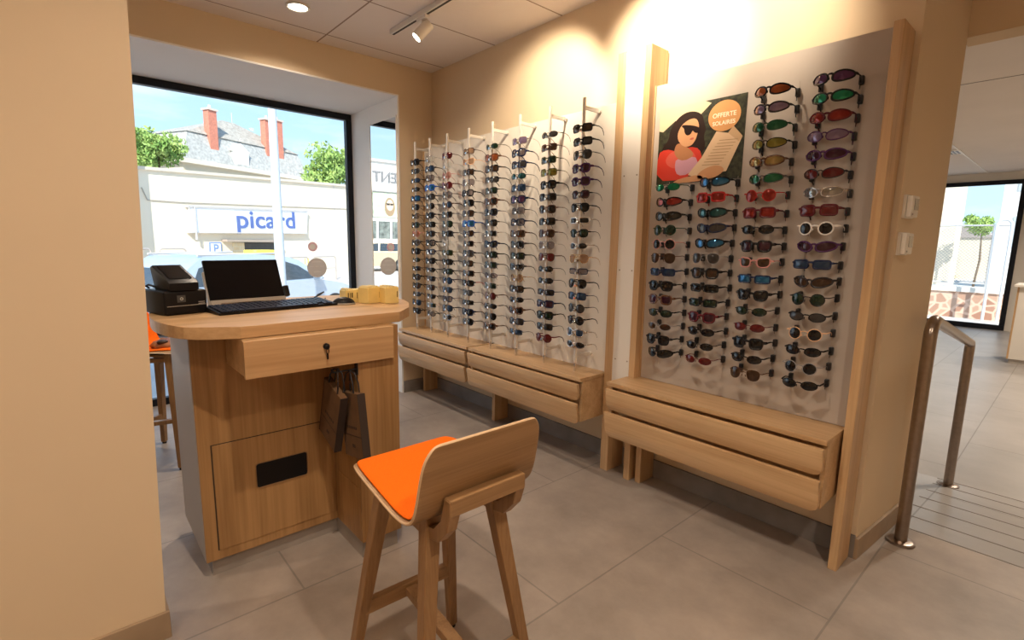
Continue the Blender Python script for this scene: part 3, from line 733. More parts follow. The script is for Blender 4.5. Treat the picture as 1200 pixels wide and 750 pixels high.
# monitor
t = thing('monitor', 'low black touch monitor leaning back behind the keyboard', 'monitor', (-2.62, .645, ZT), math.radians(7))
TM = Matrix.Translation((0, 0, .012)) @ Matrix.Rotation(math.radians(-22), 4, 'Y')
B().box(-.016, 0, -.170, .168, .02, .215, .004).build('screen', SCREEN, t, M=TM)
b = B(); b.box(-.012, .004, -.172, .170, .003, .02, .002); b.box(-.02, .006, -.172, -.13, -.006, .012, .002); b.build('lower_bezel', GREYP, t, M=TM)
B().box(-.024, -.002, -.177, -.171, .0, .16, .002).build('side_strip', GREYP, t, M=TM)
B().box(-.022, .004, .170, .196, .02, .075, .004).build('card_reader', BLACK, t, M=TM)
b = B(); b.prism([(-.03, 0), (.0, 0), (-.02, .06), (-.09, .17), (-.10, .16), (-.13, 0)], -.05, .05, Matrix(((1, 0, 0, 0), (0, 0, 1, 0), (0, 1, 0, 0), (0, 0, 0, 1)))); b.build('stand', BLACK, t)
# keyboard
t = thing('keyboard', 'wide black keyboard lying in front of the monitor', 'keyboard', (-2.43, .70, ZT), math.radians(8))
hexp = [(.085, 0), (.085, .010), (-.085, .024), (-.085, 0)]
XZY = Matrix(((1, 0, 0, 0), (0, 0, 1, 0), (0, 1, 0, 0), (0, 0, 0, 1)))
b = B(); b.prism(hexp, -.265, .265, XZY, bev=.002); b.build('base', BLACK, t)
b = B(); KM = Matrix.Translation((0, 0, .0175)) @ Matrix.Rotation(math.atan2(.014, .17), 4, 'Y')
for r in range(6):
    xk = -.066+.0255*r
    y = -.255
    while y < .245:
        wk = .020
        if r == 5 and -.16 < y < -.02: wk = .125
        if y+wk > .250: break
        if not (.085 < y < .095 or .165 < y < .172): b.box(xk, xk+.0205, y, y+wk, 0, .006, .0015, 1, KM)
        y += wk+.004
b.build('keycaps', mat('blue_black_key', (.014, .017, .036), .35, spec=.3), t)
# mouse
t = thing('computer_mouse', 'small black mouse between the keyboard and the yellow card boxes', 'mouse', (-2.40, 1.010, ZT), math.radians(70))
b = B(); b.ball((0, 0, 0), (.055, .032, .036), u=24, v=14)
for v in b.bm.verts:
    if v.co.z < 0: v.co.z = 0
    v.co.z *= 1+.25*(v.co.x < 0)*min(1, -v.co.x/.05)*0
b.build('shell', BLACK, t, smooth=True)
b = B(); b.tube([(.053*math.cos(a), .031*math.sin(a), .004) for a in [2*PI*k/24 for k in range(24)]], .004, 6, closed=True); b.build('grey_rim', GREYP, t, smooth=True)
# cable loop behind keyboard
t = tag(B().tube([(-2.62, .86, ZT+.004), (-2.60, .92, ZT+.01), (-2.58, .965, ZT+.035), (-2.60, .99, ZT+.045), (-2.62, .965, ZT+.03), (-2.58, .93, ZT+.01), (-2.55, .97, ZT+.005), (-2.66, 1.02, ZT+.004)], .0035, 6).build('cable', CORD, smooth=True), 'thin dark cable looped on the counter behind the keyboard', 'cable')
# yellow cards
def cardbox(label, loc, rz, l, d, h, marks):
    t = thing('card_box', label, 'card box', loc, rz, 'yellow card boxes on the counter')
    b = B(); b.box(-d/2, d/2, -l/2, l/2, 0, h, .002); b.build('box', YEL, t)
    b = B()
    for y, w, z0, z1 in marks: b.box(d/2-.0002, d/2+.0006, y, y+w, z0, z1)
    b.build('print', YELD, t)
    b = B()
    n = int(l/.012)
    for k in range(n):
        y = -l/2+.006+k*.012; b.box(-d/2+.004, d/2-.004, y, y+.007, h, h+random.uniform(.002, .010))
    b.build('cards', mat('pale_yellow_card_'+str(len(bpy.data.materials)), (.90, .76, .40), .6), t)
    return t
cardbox('low yellow card box just behind the mouse, with black bar marks', (-2.47, 1.085, ZT), math.radians(6), .105, .06, .062, [(-.04, .006, .025, .05), (-.028, .004, .025, .05), (-.02, .008, .025, .05), (.01, .004, .02, .05), (.02, .008, .02, .05), (.034, .005, .02, .05)])
cardbox('middle yellow card box standing between the two others', (-2.395, 1.145, ZT), math.radians(18), .085, .07, .078, [(.033, .006, .025, .055)])
cardbox('yellow card box closest to the window mirror end of the counter', (-2.345, 1.225, ZT), math.radians(-2), .075, .08, .080, [(.027, .005, .03, .06)])

# ------------------------------------------------------------------ bar stools
def stool(label, loc, rz):
    """local: front of the seat is -x, seat centre over the origin"""
    t = thing('bar_stool', label, 'bar stool', loc, rz, 'oak bar stools with orange felt seats')
    # shell profile in (x,z): front -> rear -> back top
    prof = [(-.200, .728), (-.16, .735), (-.08, .728), (0, .716), (.08, .703), (.13, .700), (.165, .706), (.19, .722), (.208, .752), (.220, .80), (.232, .86), (.242, .905), (.248, .932)]
    hw = [.165, .182, .19, .193, .195, .196, .197, .197, .197, .196, .194, .186, .160]
    lift = [0.0, .0, .002, .004, .004, .004, .003, 0, 0, 0, 0, 0, 0]
    NY = 14
    def surf(off, inset, flip=False):
        g = []
        for i, (x, z) in enumerate(prof):
            a = prof[max(0, i-1)]; c = prof[min(len(prof)-1, i+1)]
            tx, tz = c[0]-a[0], c[1]-a[1]; L = math.hypot(tx, tz); nx, nz = -tz/L, tx/L   # up / forward normal
            row = []
            for j in range(NY+1):
                u = -1+2*j/NY
                w = hw[i]-inset
                y = u*w
                zz = z+lift[i]*u*u
                row.append(Vector((x+nx*off, y, zz+nz*off)))
            g.append(row)
        if inset:
            g[0] = [p+Vector((inset, 0, 0)) for p in g[0]]; g[-1] = [p-Vector((0, 0, inset*1.0)) for p in g[-1]]
        return g
    def solid(g0, g1):
        b = B(); V0 = [[b.bm.verts.new(p) for p in r] for r in g0]; V1 = [[b.bm.verts.new(p) for p in r] for r in g1]
        n, m = len(g0), len(g0[0])
        for i in range(n-1):
            for j in range(m-1):
                b.bm.faces.new((V0[i][j], V0[i+1][j], V0[i+1][j+1], V0[i][j+1])); b.bm.faces.new((V1[i][j], V1[i][j+1], V1[i+1][j+1], V1[i+1][j]))
        for i in range(n-1):
            for j in (0, m-1): b.bm.faces.new((V0[i][j], V1[i][j], V1[i+1][j], V0[i+1][j]))
        for j in range(m-1):
            for i in (0, n-1): b.bm.faces.new((V0[i][j], V0[i][j+1], V1[i][j+1], V1[i][j]))
        return b
    sh = solid(surf(-.0125, 0), surf(0, 0)).build('seat_shell', [OAKDY, PLYE], t, smooth=40)
    mod = sh.modifiers.new('round', 'SUBSURF'); mod.levels = 1; mod.render_levels = 2
    # pale plywood edge faces
    me = sh.data
    NQ = (len(prof)-1)*NY*2
    for k, p in enumerate(me.polygons):
        if k >= NQ: p.material_index = 1
    for e in me.edges: pass
    cush = solid(surf(.0005, .008), surf(.010, .012)).build('felt_pad', ORANGE, t, smooth=60)
    mod = cush.modifiers.new('round', 'SUBSURF'); mod.levels = 1; mod.render_levels = 2
    legs = [((-.10, -.105, .700), (-.200, -.195, 0)), ((.140, -.105, .690), (.220, -.185, 0)), ((.140, .105, .690), (.232, .200, 0)), ((-.10, .105, .700), (-.178, .183, 0))]
    for a, c in legs:
        B().bar(a, (c[0], c[1], .012), .046, .030, .040, .028, up=(1, 0, 0), bev=.003).build('leg', OAKD, t)
        f_ = B(); f_.cyl((c[0], c[1], 0), .013, .014, 12); f_.build('foot_cap', BLACK, t, smooth=40)
    def at(k, z):
        a, c = Vector(legs[k][0]), Vector(legs[k][1]); s_ = (z-a.z)/(c.z-a.z); return a+(c-a)*s_
    # side rails under the seat and low footrests
    B().bar(at(0, .26), at(3, .26), .026, da=.044, up=(0, 0, 1), bev=.002).build('footrest', OAKDY, t)
    B().bar(at(1, .20), at(2, .20), .026, da=.044, up=(0, 0, 1), bev=.002).build('footrest', OAKDY, t)
    m0 = (at(0, .26)+at(3, .26))/2; m1 = (at(1, .20)+at(2, .20))/2
    B().bar(m0, m1, .040, da=.026, up=(0, 0, 1), bev=.002).build('centre_rail', OAKD, t)
    for s in (-1, 1):
        y = s*.108
        pts = [(-.13, .674), (.12, .664), (.185, .672), (.222, .71), (.2345, .7755), (.2605, .7755), (.2605, .74), (.245, .69), (.205, .645), (.13, .632), (-.13, .652)]
        b = B(); b.prism(pts, y-.016, y+.016, XZY, bev=.002); b.build('side_bracket', OAKD, t)
    B().box(.232, .262, -.1225, .1225, .735, .779, .003).build('back_rail', OAKDY, t)
    B().box(-.12, .16, -.115, .115, .675, .690, .002).build('seat_plate', OAKD, t)
    return t
stool('oak bar stool with orange seat standing in front of the sales counter', (-1.200, .765, 0), math.radians(0))
stool('oak bar stool with orange seat behind the counter by the shop window', (-3.74, .42, 0), math.radians(225))
# papers lying on the rear stool
t = thing('leather_case', 'brown crumpled leather pouch lying on the orange seat behind the counter', 'pouch', (-3.67, .45, .716))
b = B(); b.ball((0, 0, .03), (.10, .12, .035), u=20, v=12)
for v in b.bm.verts: v.co += Vector((0, 0, .012*math.sin(v.co.x*70)*math.cos(v.co.y*60))); v.co.z = max(0, v.co.z)
b.build('pouch_body', mat('brown_leather', (.30, .11, .035), .5, noise=(20, .3)), t, smooth=True)
B().ball((.06, -.06, .055), (.022, .03, .016)).build('clasp', mat('dark_leather', (.03, .015, .01), .4), t, smooth=True)
t = tag(B().prism([(-.10, -.14), (.11, -.13), (.12, .12), (-.09, .14)], 0, .003, rotm((-3.62, .46, .719), .75)).build('paper_sheet', mat('cream_paper', (.80, .66, .52), .7)), 'cream sheet of paper under the pouch on the rear stool', 'paper')

# ------------------------------------------------------------------ handrail on the ramp
t = thing('handrail', 'satin steel handrail hoop standing at the ramp edge', 'handrail', (-.425, 2.90, 0))
p0 = Vector((0, 0, 0)); p1 = Vector((.005, 1.33, -.14))
h0, h1 = 1.075, .965
pts = [(0, 0, .01)]
pts += [(0, 0, h0-.07)]+[(0, .07*(1-math.cos(a)), h0-.07+.07*math.sin(a)) for a in [math.radians(18*k) for k in range(1, 5)]]
a_ = Vector((0, .075, h0)); z_ = Vector((.005, 1.33-.03, -.14+h1))
pts += [tuple(a_), tuple(z_)]
pts += [(.005, 1.33-.03+.03*math.sin(a), -.14+h1-.03*(1-math.cos(a))) for a in [math.radians(22*k) for k in range(1, 5)]]+[(.005, 1.33, -.13)]
b = B(); b.tube(pts, .026, 16, up=(1, 0, 0)); b.build('tube', STEEL, t, smooth=50)
for p, z in ((p0, .0), (p1, 0)):
    b = B(); b.cyl((p.x, p.y, p.z), .058, .012, 28); b.cyl((p.x, p.y, p.z+.012), .050, .004, 28, r2=.034); b.build('floor_flange', STEEL, t, smooth=40)

# wall boxes on the end face
SK = math.atan2(.05, .58)
for lab, y, z, h in (('white wall control box, the upper of two beside the tall oak post', 2.665, 1.525, .095), ('white wall control box with dark window, the lower of two beside the oak post', 2.655, 1.372, .095)):
    x = -.535+.05*(y-YD)/.58
    t = thing('wall_switch', lab, 'wall control', (x, y, z), -SK)
    B().box(0, .012, -.050, .050, 0, h, .002).build('back_plate', WHITE, t)
    B().box(.012, .030, -.044, .044, .004, h-.004, .004).build('cover', WHITE, t)
    B().box(.0302, .0312, -.012, .038, h*.36, h-.014).build('display', GLASSDARK, t)
    B().box(.0302, .0325, -.030, -.020, .012, .020, .001).build('button', GREYP, t)

# ------------------------------------------------------------------ ceiling fittings
LED = mat('lamp_glow', (1, .95, .85), .5, emit=(1, .88, .68), estr=9)
def downlight(x, y, lab):
    t = thing('ceiling_downlight', lab, 'downlight', (x, y, ZC), 0, 'round recessed ceiling downlights')
    b = B(); b.tube([(.066*math.cos(a), .066*math.sin(a), -.004) for a in [2*PI*k/40 for k in range(40)]], .009, 8, closed=True); b.build('trim_ring', WHITE, t, smooth=True)
    B().cyl((0, 0, -.004), .058, .004, 40).build('diffuser', LED, t)
    b = B(); b.cyl((0, 0, -.0055), .030, .001, 24); b.build('lens_ring', mat('lamp_glow_inner', (1, .9, .75), .5, emit=(1, .84, .6), estr=5) if 'lamp_glow_inner' not in bpy.data.materials else bpy.data.materials['lamp_glow_inner'], t)
    return t
DL = [(-3.54, 1.257), (-2.6, -.9), (-.8, -1.2), (-.9, .45), (.6, .6), (.6, -1.2)]
downlight(*DL[0], 'round recessed downlight in the ceiling above the sales counter')
for k, (x, y) in enumerate(DL[1:]): downlight(x, y, 'round recessed downlight in the ceiling behind the viewer')
YT = 1.88
t = thing('light_track', 'white ceiling light track running parallel to the display wall', 'light track', (-3.46, YT, ZC))
b = B(); b.box(0, 4.2, -.020, .020, -.032, 0, .002); b.build('rail', WHITE, t)
b = B(); b.box(.012, 4.18, -.008, .008, -.0325, -.0318); b.build('slot', mat('dark_slot', (.03, .025, .02), .6), t)
def head(x, lab, aim, rad=.036, ln=.125):
    t = thing('track_spotlight', lab, 'spotlight', (x, YT, ZC-.032), 0, 'spotlights on the ceiling track')
    B().box(-.055, .055, -.017, .017, -.022, 0, .003).build('adapter', WHITE, t)
    B().cyl((0, 0, -.075), .008, .055, 12).build('stem', WHITE, t, smooth=40)
    d = (Vector(aim)-Vector((x, YT, ZC-.11))).normalized()
    c = Vector((0, 0, -.085))
    b = B(); b.cyl(c-d*ln*.5, rad, ln, 28, tuple(d)); o = b.build('lamp_head', WHITE, t, smooth=40)
    b = B(); b.cyl(c+d*ln*.501, rad*.84, .001, 28, tuple(d)); b.build('lamp_face', LED, o)
    return Vector((x, YT, ZC-.032))+c+d*(ln*.5+.01), d
def spot(loc, d, power, size, blend, col, r=.03, name='spot'):
    l = bpy.data.lights.new(name, 'SPOT'); l.energy = power; l.spot_size = math.radians(size); l.spot_blend = blend; l.color = col; l.shadow_soft_size = r
    o = bpy.data.objects.new(name, l); COL.objects.link(o); o.location = loc
    o.rotation_euler = Vector(d).to_track_quat('-Z', 'Y').to_euler()
    return o
WARM = (1, .83, .62); SOFT = (1, .83, .65)
p, d = head(-3.05, 'white track spotlight hanging from the ceiling track near the window', (-3.5, .9, 1.6)); spot(p, d, 25, 60, .5, WARM)
for x, aim, pw in ((-2.15, (-2.52, 2.56, 2.30), 54), (-1.62, (-1.66, 2.56, 2.42), 66), (-1.12, (-1.20, 2.56, 2.42), 36)):
    p, d = head(x, 'white track spotlight aimed at the display wall, out of the view', aim); spot(p, d, pw, 82, .6, WARM)
for k, (x, y) in enumerate(DL):
    spot((x, y, ZC-.02), (0, 0, -1), (84, 34, 34, 74, 80, 30)[k], 150, .9, SOFT, .035, 'downlight_lamp')
for y in (5.5, 8.2, 11):  # unseen lamps added to brighten the far room
    spot((.1, y, ZC-.03), (0, 0, -1), 190, 150, .9, (1, .86, .70), .08, 'far_fill_lamp')

# ------------------------------------------------------------------ far room furniture
t = thing('side_cabinet', 'white side cabinet with oak edge beside the far shop window', 'cabinet', (-.15, 10.0, -.15))
B().box(-.42, .6, -.3, .3, .06, 1.06, .003).build('body', WHITEL, t)
B().box(-.46, .62, -.36, .33, 1.06, 1.09, .003).build('top_board', WHITEL, t)
B().box(-.425, -.405, -.304, -.296, .06, 1.06).build('edge_strip', OAKZ, t)
B().box(-.40, .58, -.28, .28, 0, .06).build('plinth', GREYP, t)
t = thing('card_terminal', 'small black terminal lying on the far white cabinet', 'card terminal', (-.38, 9.9, .941))
b = B(); b.prism([(-.10, 0), (.12, 0), (.12, .05), (-.02, .07), (-.10, .03)], -.06, .06, XZY, bev=.004); b.build('body', BLACK, t)
B().box(-.01, .10, -.05, .05, .068, .071).build('screen', SCREEN, t)
t = thing('ceiling_vent', 'square white vent in the far room ceiling', 'vent', (-1.56, 10.3, ZC))
B().box(-.11, .11, -.20, .20, -.015, 0, .004).build('vent_frame', WHITE, t)
b = B()
for k in range(4): b.box(-.085+.045*k, -.055+.045*k, -.16, .16, -.017, -.015)
b.build('vent_slot', BLACK, t)
struct(B().box(-1.48, -1.46, 3.3, 13.5, ZC-.012, ZC).build('trim_4', WHITE), 'white ceiling seam strip in the far room')
struct(B().box(-1.4, 1.7, 6.2, 6.212, ZC-.003, ZC+.001).build('trim_5', GROOVE), 'ceiling joint in the far room')
for k, y in enumerate((5.5, 8.2, 11)): downlight(.1, y, 'added fill downlight, out of view in the far room ceiling, %s from the ramp' % ORD[k])  # fixtures added out of view to carry the far room fill lamps

# ------------------------------------------------------------------ outside
TH = math.radians(27); NV = Vector((math.cos(TH), math.sin(TH), 0)); UV = Vector((-math.sin(TH), math.cos(TH), 0))
F0 = Vector((-22.23, 5.54, 0))
FM = Matrix((UV, -NV, Vector((0, 0, 1)))).transposed().to_4x4(); FM.translation = F0    # local x along facade, y into it, z up
def ground_z(p):
    d = max(0, -3.9-NV.dot(Vector((p[0], p[1], 0))))
    k = min(1, max(0, (p[1]+6)/8))
    z = .2
    ks = [(0, -.15), (2.5, -.38), (7, -.45), (13.4, -.20), (60, .2)]
    for (a, za), (c, zc_) in zip(ks, ks[1:]):
        if d <= c: z = za+(zc_-za)*(d-a)/(c-a); break
    return -.15*(1-k)+z*k
b = B(); G = {}
nx, ny = 60, 40
for i in range(nx+1):
    for j in range(ny+1):
        x = -5.05-55*i/nx; y = -30+70*j/ny
        G[i, j] = b.bm.verts.new((x, y, ground_z((x, y))))
for i in range(nx):
    for j in range(ny): b.bm.faces.new((G[i, j], G[i+1, j], G[i+1, j+1], G[i, j+1]))
struct(b.build('ground', mat('pale_asphalt', (.58, .52, .48), .9, noise=(1.5, .12)), smooth=True), 'sunlit street outside the shop window')
# frozen-food shop facade
FAC = mat('cream_render', (.82, .72, .57), .9, noise=(1.2, .03))
t = thing('shop_building', 'cream flat-roofed shop across the street with a white sign board', 'building', (0, 0, 0))
t.matrix_world = FM
b = B(); b.prism([(-4.2, -1.6), (9.5, -1.6), (9.5, 4.20), (-4.2, 3.52)], 0, 4, XZY); b.build('wall', FAC, t)
b = B(); b.prism([(-4.25, 3.50), (9.55, 4.18), (9.55, 4.28), (-4.25, 3.60)], -.08, 4.05, XZY); b.build('roof_edge', mat('roof_edge', (.66, .58, .48), .9), t)
GRY = mat('pale_metal', (.55, .52, .50), .5)
b = B(); b.prism([(-2.45, 1.57), (3.0, 1.66), (3.10, 2.60), (-2.45, 2.42)], -.14, -.005, XZY); sg = b.build('sign_board', mat('white_sign', (.93, .93, .95), .5), t)
b = B(); b.prism([(-2.55, 2.42), (3.12, 2.60), (3.12, 2.67), (-2.55, 2.49)], -.18, -.005, XZY); b.prism([(-2.55, 1.53), (3.05, 1.62), (3.05, 1.66), (-2.55, 1.57)], -.18, -.005, XZY); b.box(-2.34, -2.29, -.2, -.15, 1.3, 2.45)
b.build('sign_rail', GRY, sg)
M = Matrix.Translation((.85, -.15, 2.11)) @ Matrix.Rotation(math.radians(-1.5), 4, 'Y') @ Matrix.Rotation(PI/2, 4, 'X')
text_mesh('lettering', 'picard', .98, mat('blue_letter', (.10, .16, .42), .5), M, sg, .02, 1.22, 1.02, .012)
DK = mat('dark_doorway', (.05, .045, .04), .4)
dd = B().box(-.22, 1.25, -.03, .0, -.8, 1.22).build('entrance', DK, t)
B().box(-.75, -.24, -.04, 0, -.8, 1.2).build('stone_pier', brickmat('pale_brick', (.82, .62, .36), (.78, .66, .45), (.8, .74, .6), .3, .15, .01, axes='xz', noise=.1), t)
B().box(-1.2, 1.35, -.30, 0, 1.24, 1.33).build('canopy', mat('taupe_canopy', (.42, .34, .28), .6), t)
b = B(); b.tube([(-3.95, -.02, 2.95), (-3.8, -.02, 2.57), (-2.6, -.02, 2.58), (6.0, -.02, 2.92)], .018, 6); b.build('wall_cable', mat('grey_cable', (.45, .40, .34), .7), t)
B().box(5.02, 5.05, -.012, 0, -1, 4.1).build('wall_joint', GRY, t)
ps = B().box(-1.75, -1.25, -.05, -.02, .72, 1.22, .01).build('parking_sign', mat('sign_blue', (.20, .30, .55), .5), t)
B().box(-1.70, -1.30, -.055, -.048, .77, 1.17).build('sign_face', mat('sign_white', (.9, .9, .92), .5), ps)
M = Matrix.Translation((-1.5, -.060, .97)) @ Matrix.Rotation(PI/2, 4, 'X')
text_mesh('lettering', 'P', .44, bpy.data.materials['sign_blue'], M, ps, .004, 1, 1, .01)
# end wall pier at the left edge of the view
t2 = thing('gate_pier', 'white rendered pier at the near end of the shop building', 'pier', (0, 0, 0)); t2.matrix_world = FM
b = B(); b.box(-4.72, -4.3, -.35, .5, -1.6, 4.3); b.build('shaft', mat('white_render', (.86, .82, .76), .9), t2)
b = B(); b.box(-4.80, -4.28, -.40, .55, 4.3, 4.45); b.build('cap', GRY, t2)

# mansard house behind
HM = Matrix((UV, -NV, Vector((0, 0, 1)))).transposed().to_4x4()
hp = Vector((-38.39, 6.08, 0)) - UV*7.82; HM.translation = hp
SLATE = mat('pale_slate', (.44, .43, .41), .8, noise=(6, .25))
t = thing('mansard_house', 'old house with grey mansard roof and brick chimneys behind the shop', 'house', (0, 0, 0)); t.matrix_world = HM
B().box(7.9, 18.6, .15, 5.9, -2, 6.15).build('wall', mat('house_render', (.66, .57, .44), .9), t)
b = B(); b.box(7.6, 18.9, -.15, 6.2, 6.05, 6.32); b.build('cornice', mat('cornice_stone', (.74, .66, .54), .9), t)
def frus(b, A, C):
    lo = [b.bm.verts.new((x, y, A[4])) for x, y in ((A[0], A[2]), (A[1], A[2]), (A[1], A[3]), (A[0], A[3]))]
    hi = [b.bm.verts.new((x, y, C[4])) for x, y in ((C[0], C[2]), (C[1], C[2]), (C[1], C[3]), (C[0], C[3]))]
    for i in range(4): b.bm.faces.new((lo[i], lo[(i+1) % 4], hi[(i+1) % 4], hi[i]))
    b.bm.faces.new(hi); b.bm.faces.new(lo[::-1])
b = B(); frus(b, (7.8, 18.7, 0, 6.0, 6.32), (8.7, 18.0, .6, 5.4, 8.15)); b.build('lower_roof', SLATE, t)
b = B(); frus(b, (8.6, 18.1, .5, 5.5, 8.15), (12.6, 13.6, 2.2, 2.6, 9.75)); b.build('upper_roof', mat('brown_slate', (.40, .365, .32), .85, noise=(6, .25)), t)
BRK = mat('pink_brick', (.60, .22, .15), .9, noise=(9, .15))
for x0, x1, y0, z0, z1 in ((10.05, 10.65, .3, 6.5, 9.75), (14.75, 15.45, .4, 7.0, 10.15), (15.75, 16.4, .4, 7.0, 10.3)):
    ch = B().box(x0, x1, y0, y0+.5, z0, z1).build('chimney', BRK, t)
    B().box(x0-.08, x1+.08, y0-.08, y0+.58, z1, z1+.12).build('chimney_cap', mat('cap_stone', (.68, .55, .46), .9) if 'cap_stone' not in bpy.data.materials else bpy.data.materials['cap_stone'], ch)
    B().cyl(((x0+x1)/2, y0+.25, z1+.12), .12, .25, 12, r2=.09).build('chimney_pot', bpy.data.materials['cap_stone'], ch)
DOR = mat('white_dormer', (.88, .85, .80), .8)
for x in (12.2,):
    dm = B(); dm.prism([(x-.6, 6.35), (x+.6, 6.35), (x+.6, 7.35), (x+.75, 7.4), (x, 7.95), (x-.75, 7.4), (x-.6, 7.35)], .05, 1.2, XZY); dm = dm.build('dormer', DOR, t)
    B().box(x-.38, x+.38, .02, .05, 6.5, 7.3).build('dormer_pane', mat('pale_pane', (.80, .82, .84), .2), dm)
for y in (1.2, 3.0, 4.8):
    dm = B(); dm.box(7.55, 8.6, y-.5, y+.5, 6.35, 7.4); dm = dm.build('dormer', DOR, t)
b = B(); b.tube([(13.6, 2.4, 9.6), (13.6, 2.4, 10.5)], .03, 6); b.build('aerial', GRY, t)

# street lamp post
t = thing('street_lamp', 'tall pale lamp post standing on the street in front of the sign', 'lamp post', (-8.52, 2.565, ground_z((-8.52, 2.565))))
b = B(); b.tube([(0, 0, 0), (0, 0, 6.5)], [.085, .040], 20); b.build('pole', mat('pale_pole', (.62, .67, .72), .4), t, smooth=40)
B().cyl((0, 0, 0), .11, .7, 16).build('base_sleeve', mat('pole_base', (.70, .72, .74), .5), t, smooth=40)
b = B(); b.tube([(0, 0, 6.4), (.2, -.2, 6.9), (.9, -.9, 7.1)], .05, 10); b.build('lamp_arm', bpy.data.materials['pale_pole'], t, smooth=True)
B().ball((1.05, -1.05, 7.1), (.3, .3, .08)).build('lamp_housing', GRY, t, smooth=True)

# bike racks, post box, yellow bag
TUBE = mat('pale_tube', (.52, .46, .42), .4, .3)
def rack(label, s, w, out, h=.98):
    p = F0+UV*s+NV*out
    t = thing('bike_rack', label, 'bike rack', (p.x, p.y, ground_z(p)), TH+PI/2, 'hoop bike racks across the street')
    r = .12
    pts = [(-w/2, 0, 0), (-w/2, 0, h-r)]+[(-w/2+r-r*math.cos(a), 0, h-r+r*math.sin(a)) for a in [math.radians(22.5*k) for k in range(1, 5)]]
    pts += [(w/2-r+r*math.sin(a), 0, h-r+r*math.cos(a)) for a in [math.radians(22.5*k) for k in range(0, 5)]]+[(w/2, 0, 0)]
    B().tube(pts, .028, 8, up=(0, 1, 0)).build('hoop', TUBE, t, smooth=50)
    B().tube([(-w/2, 0, .5), (w/2, 0, .5)], .02, 8).build('cross_bar', TUBE, t, smooth=50)
    return t
rack('hoop bike rack with the yellow parcel bag across the street', -.47+.565, 1.08, 2.4)
rack('hoop bike rack seen behind the round grey window sticker', 1.53, 1.35, 2.4)
rack('hoop bike rack seen over the car roof beside the shop sign', -3.65, .9, .8, 1.24)
rack('hoop bike rack at the near end of the shop building', -4.75, .8, .8, 1.24)
p = F0+UV*.24+NV*2.7
t = thing('yellow_bag', 'yellow bag hanging on a bike rack across the street', 'bag', (p.x, p.y, ground_z(p)+.28), TH+PI/2)
YB = mat('bright_yellow', (.80, .58, .04), .6)
B().box(-.20, .20, -.08, .08, 0, .42, .03).build('bag_body', YB, t)
b = B(); b.tube([(-.08, 0, .42), (-.08, 0, .68)], .012, 6); b.tube([(.08, 0, .42), (.08, 0, .68)], .012, 6); b.build('strap', YB, t)
p = F0+UV*-.82+NV*1.5
t = thing('post_box', 'yellow post box standing before the shop entrance', 'post box', (p.x, p.y, ground_z(p)), TH+PI/2)
b = B(); b.prism(rrect(0, 0, .95, .55, .08), .20, 1.08); b.build('box', YB, t)
b = B(); b.prism(rrect(0, 0, 1.05, .65, .12), 1.08, 1.22, bev=.05); b.build('lid', mat('yellow_lid', (.82, .66, .12), .5), t)
B().box(-.3, .3, -.285, -.275, .90, .94).build('slot', mat('brown_slot', (.25, .2, .06), .6), t)
B().box(-.2, .2, -.2, .2, 0, .20).build('foot', GRY, t)

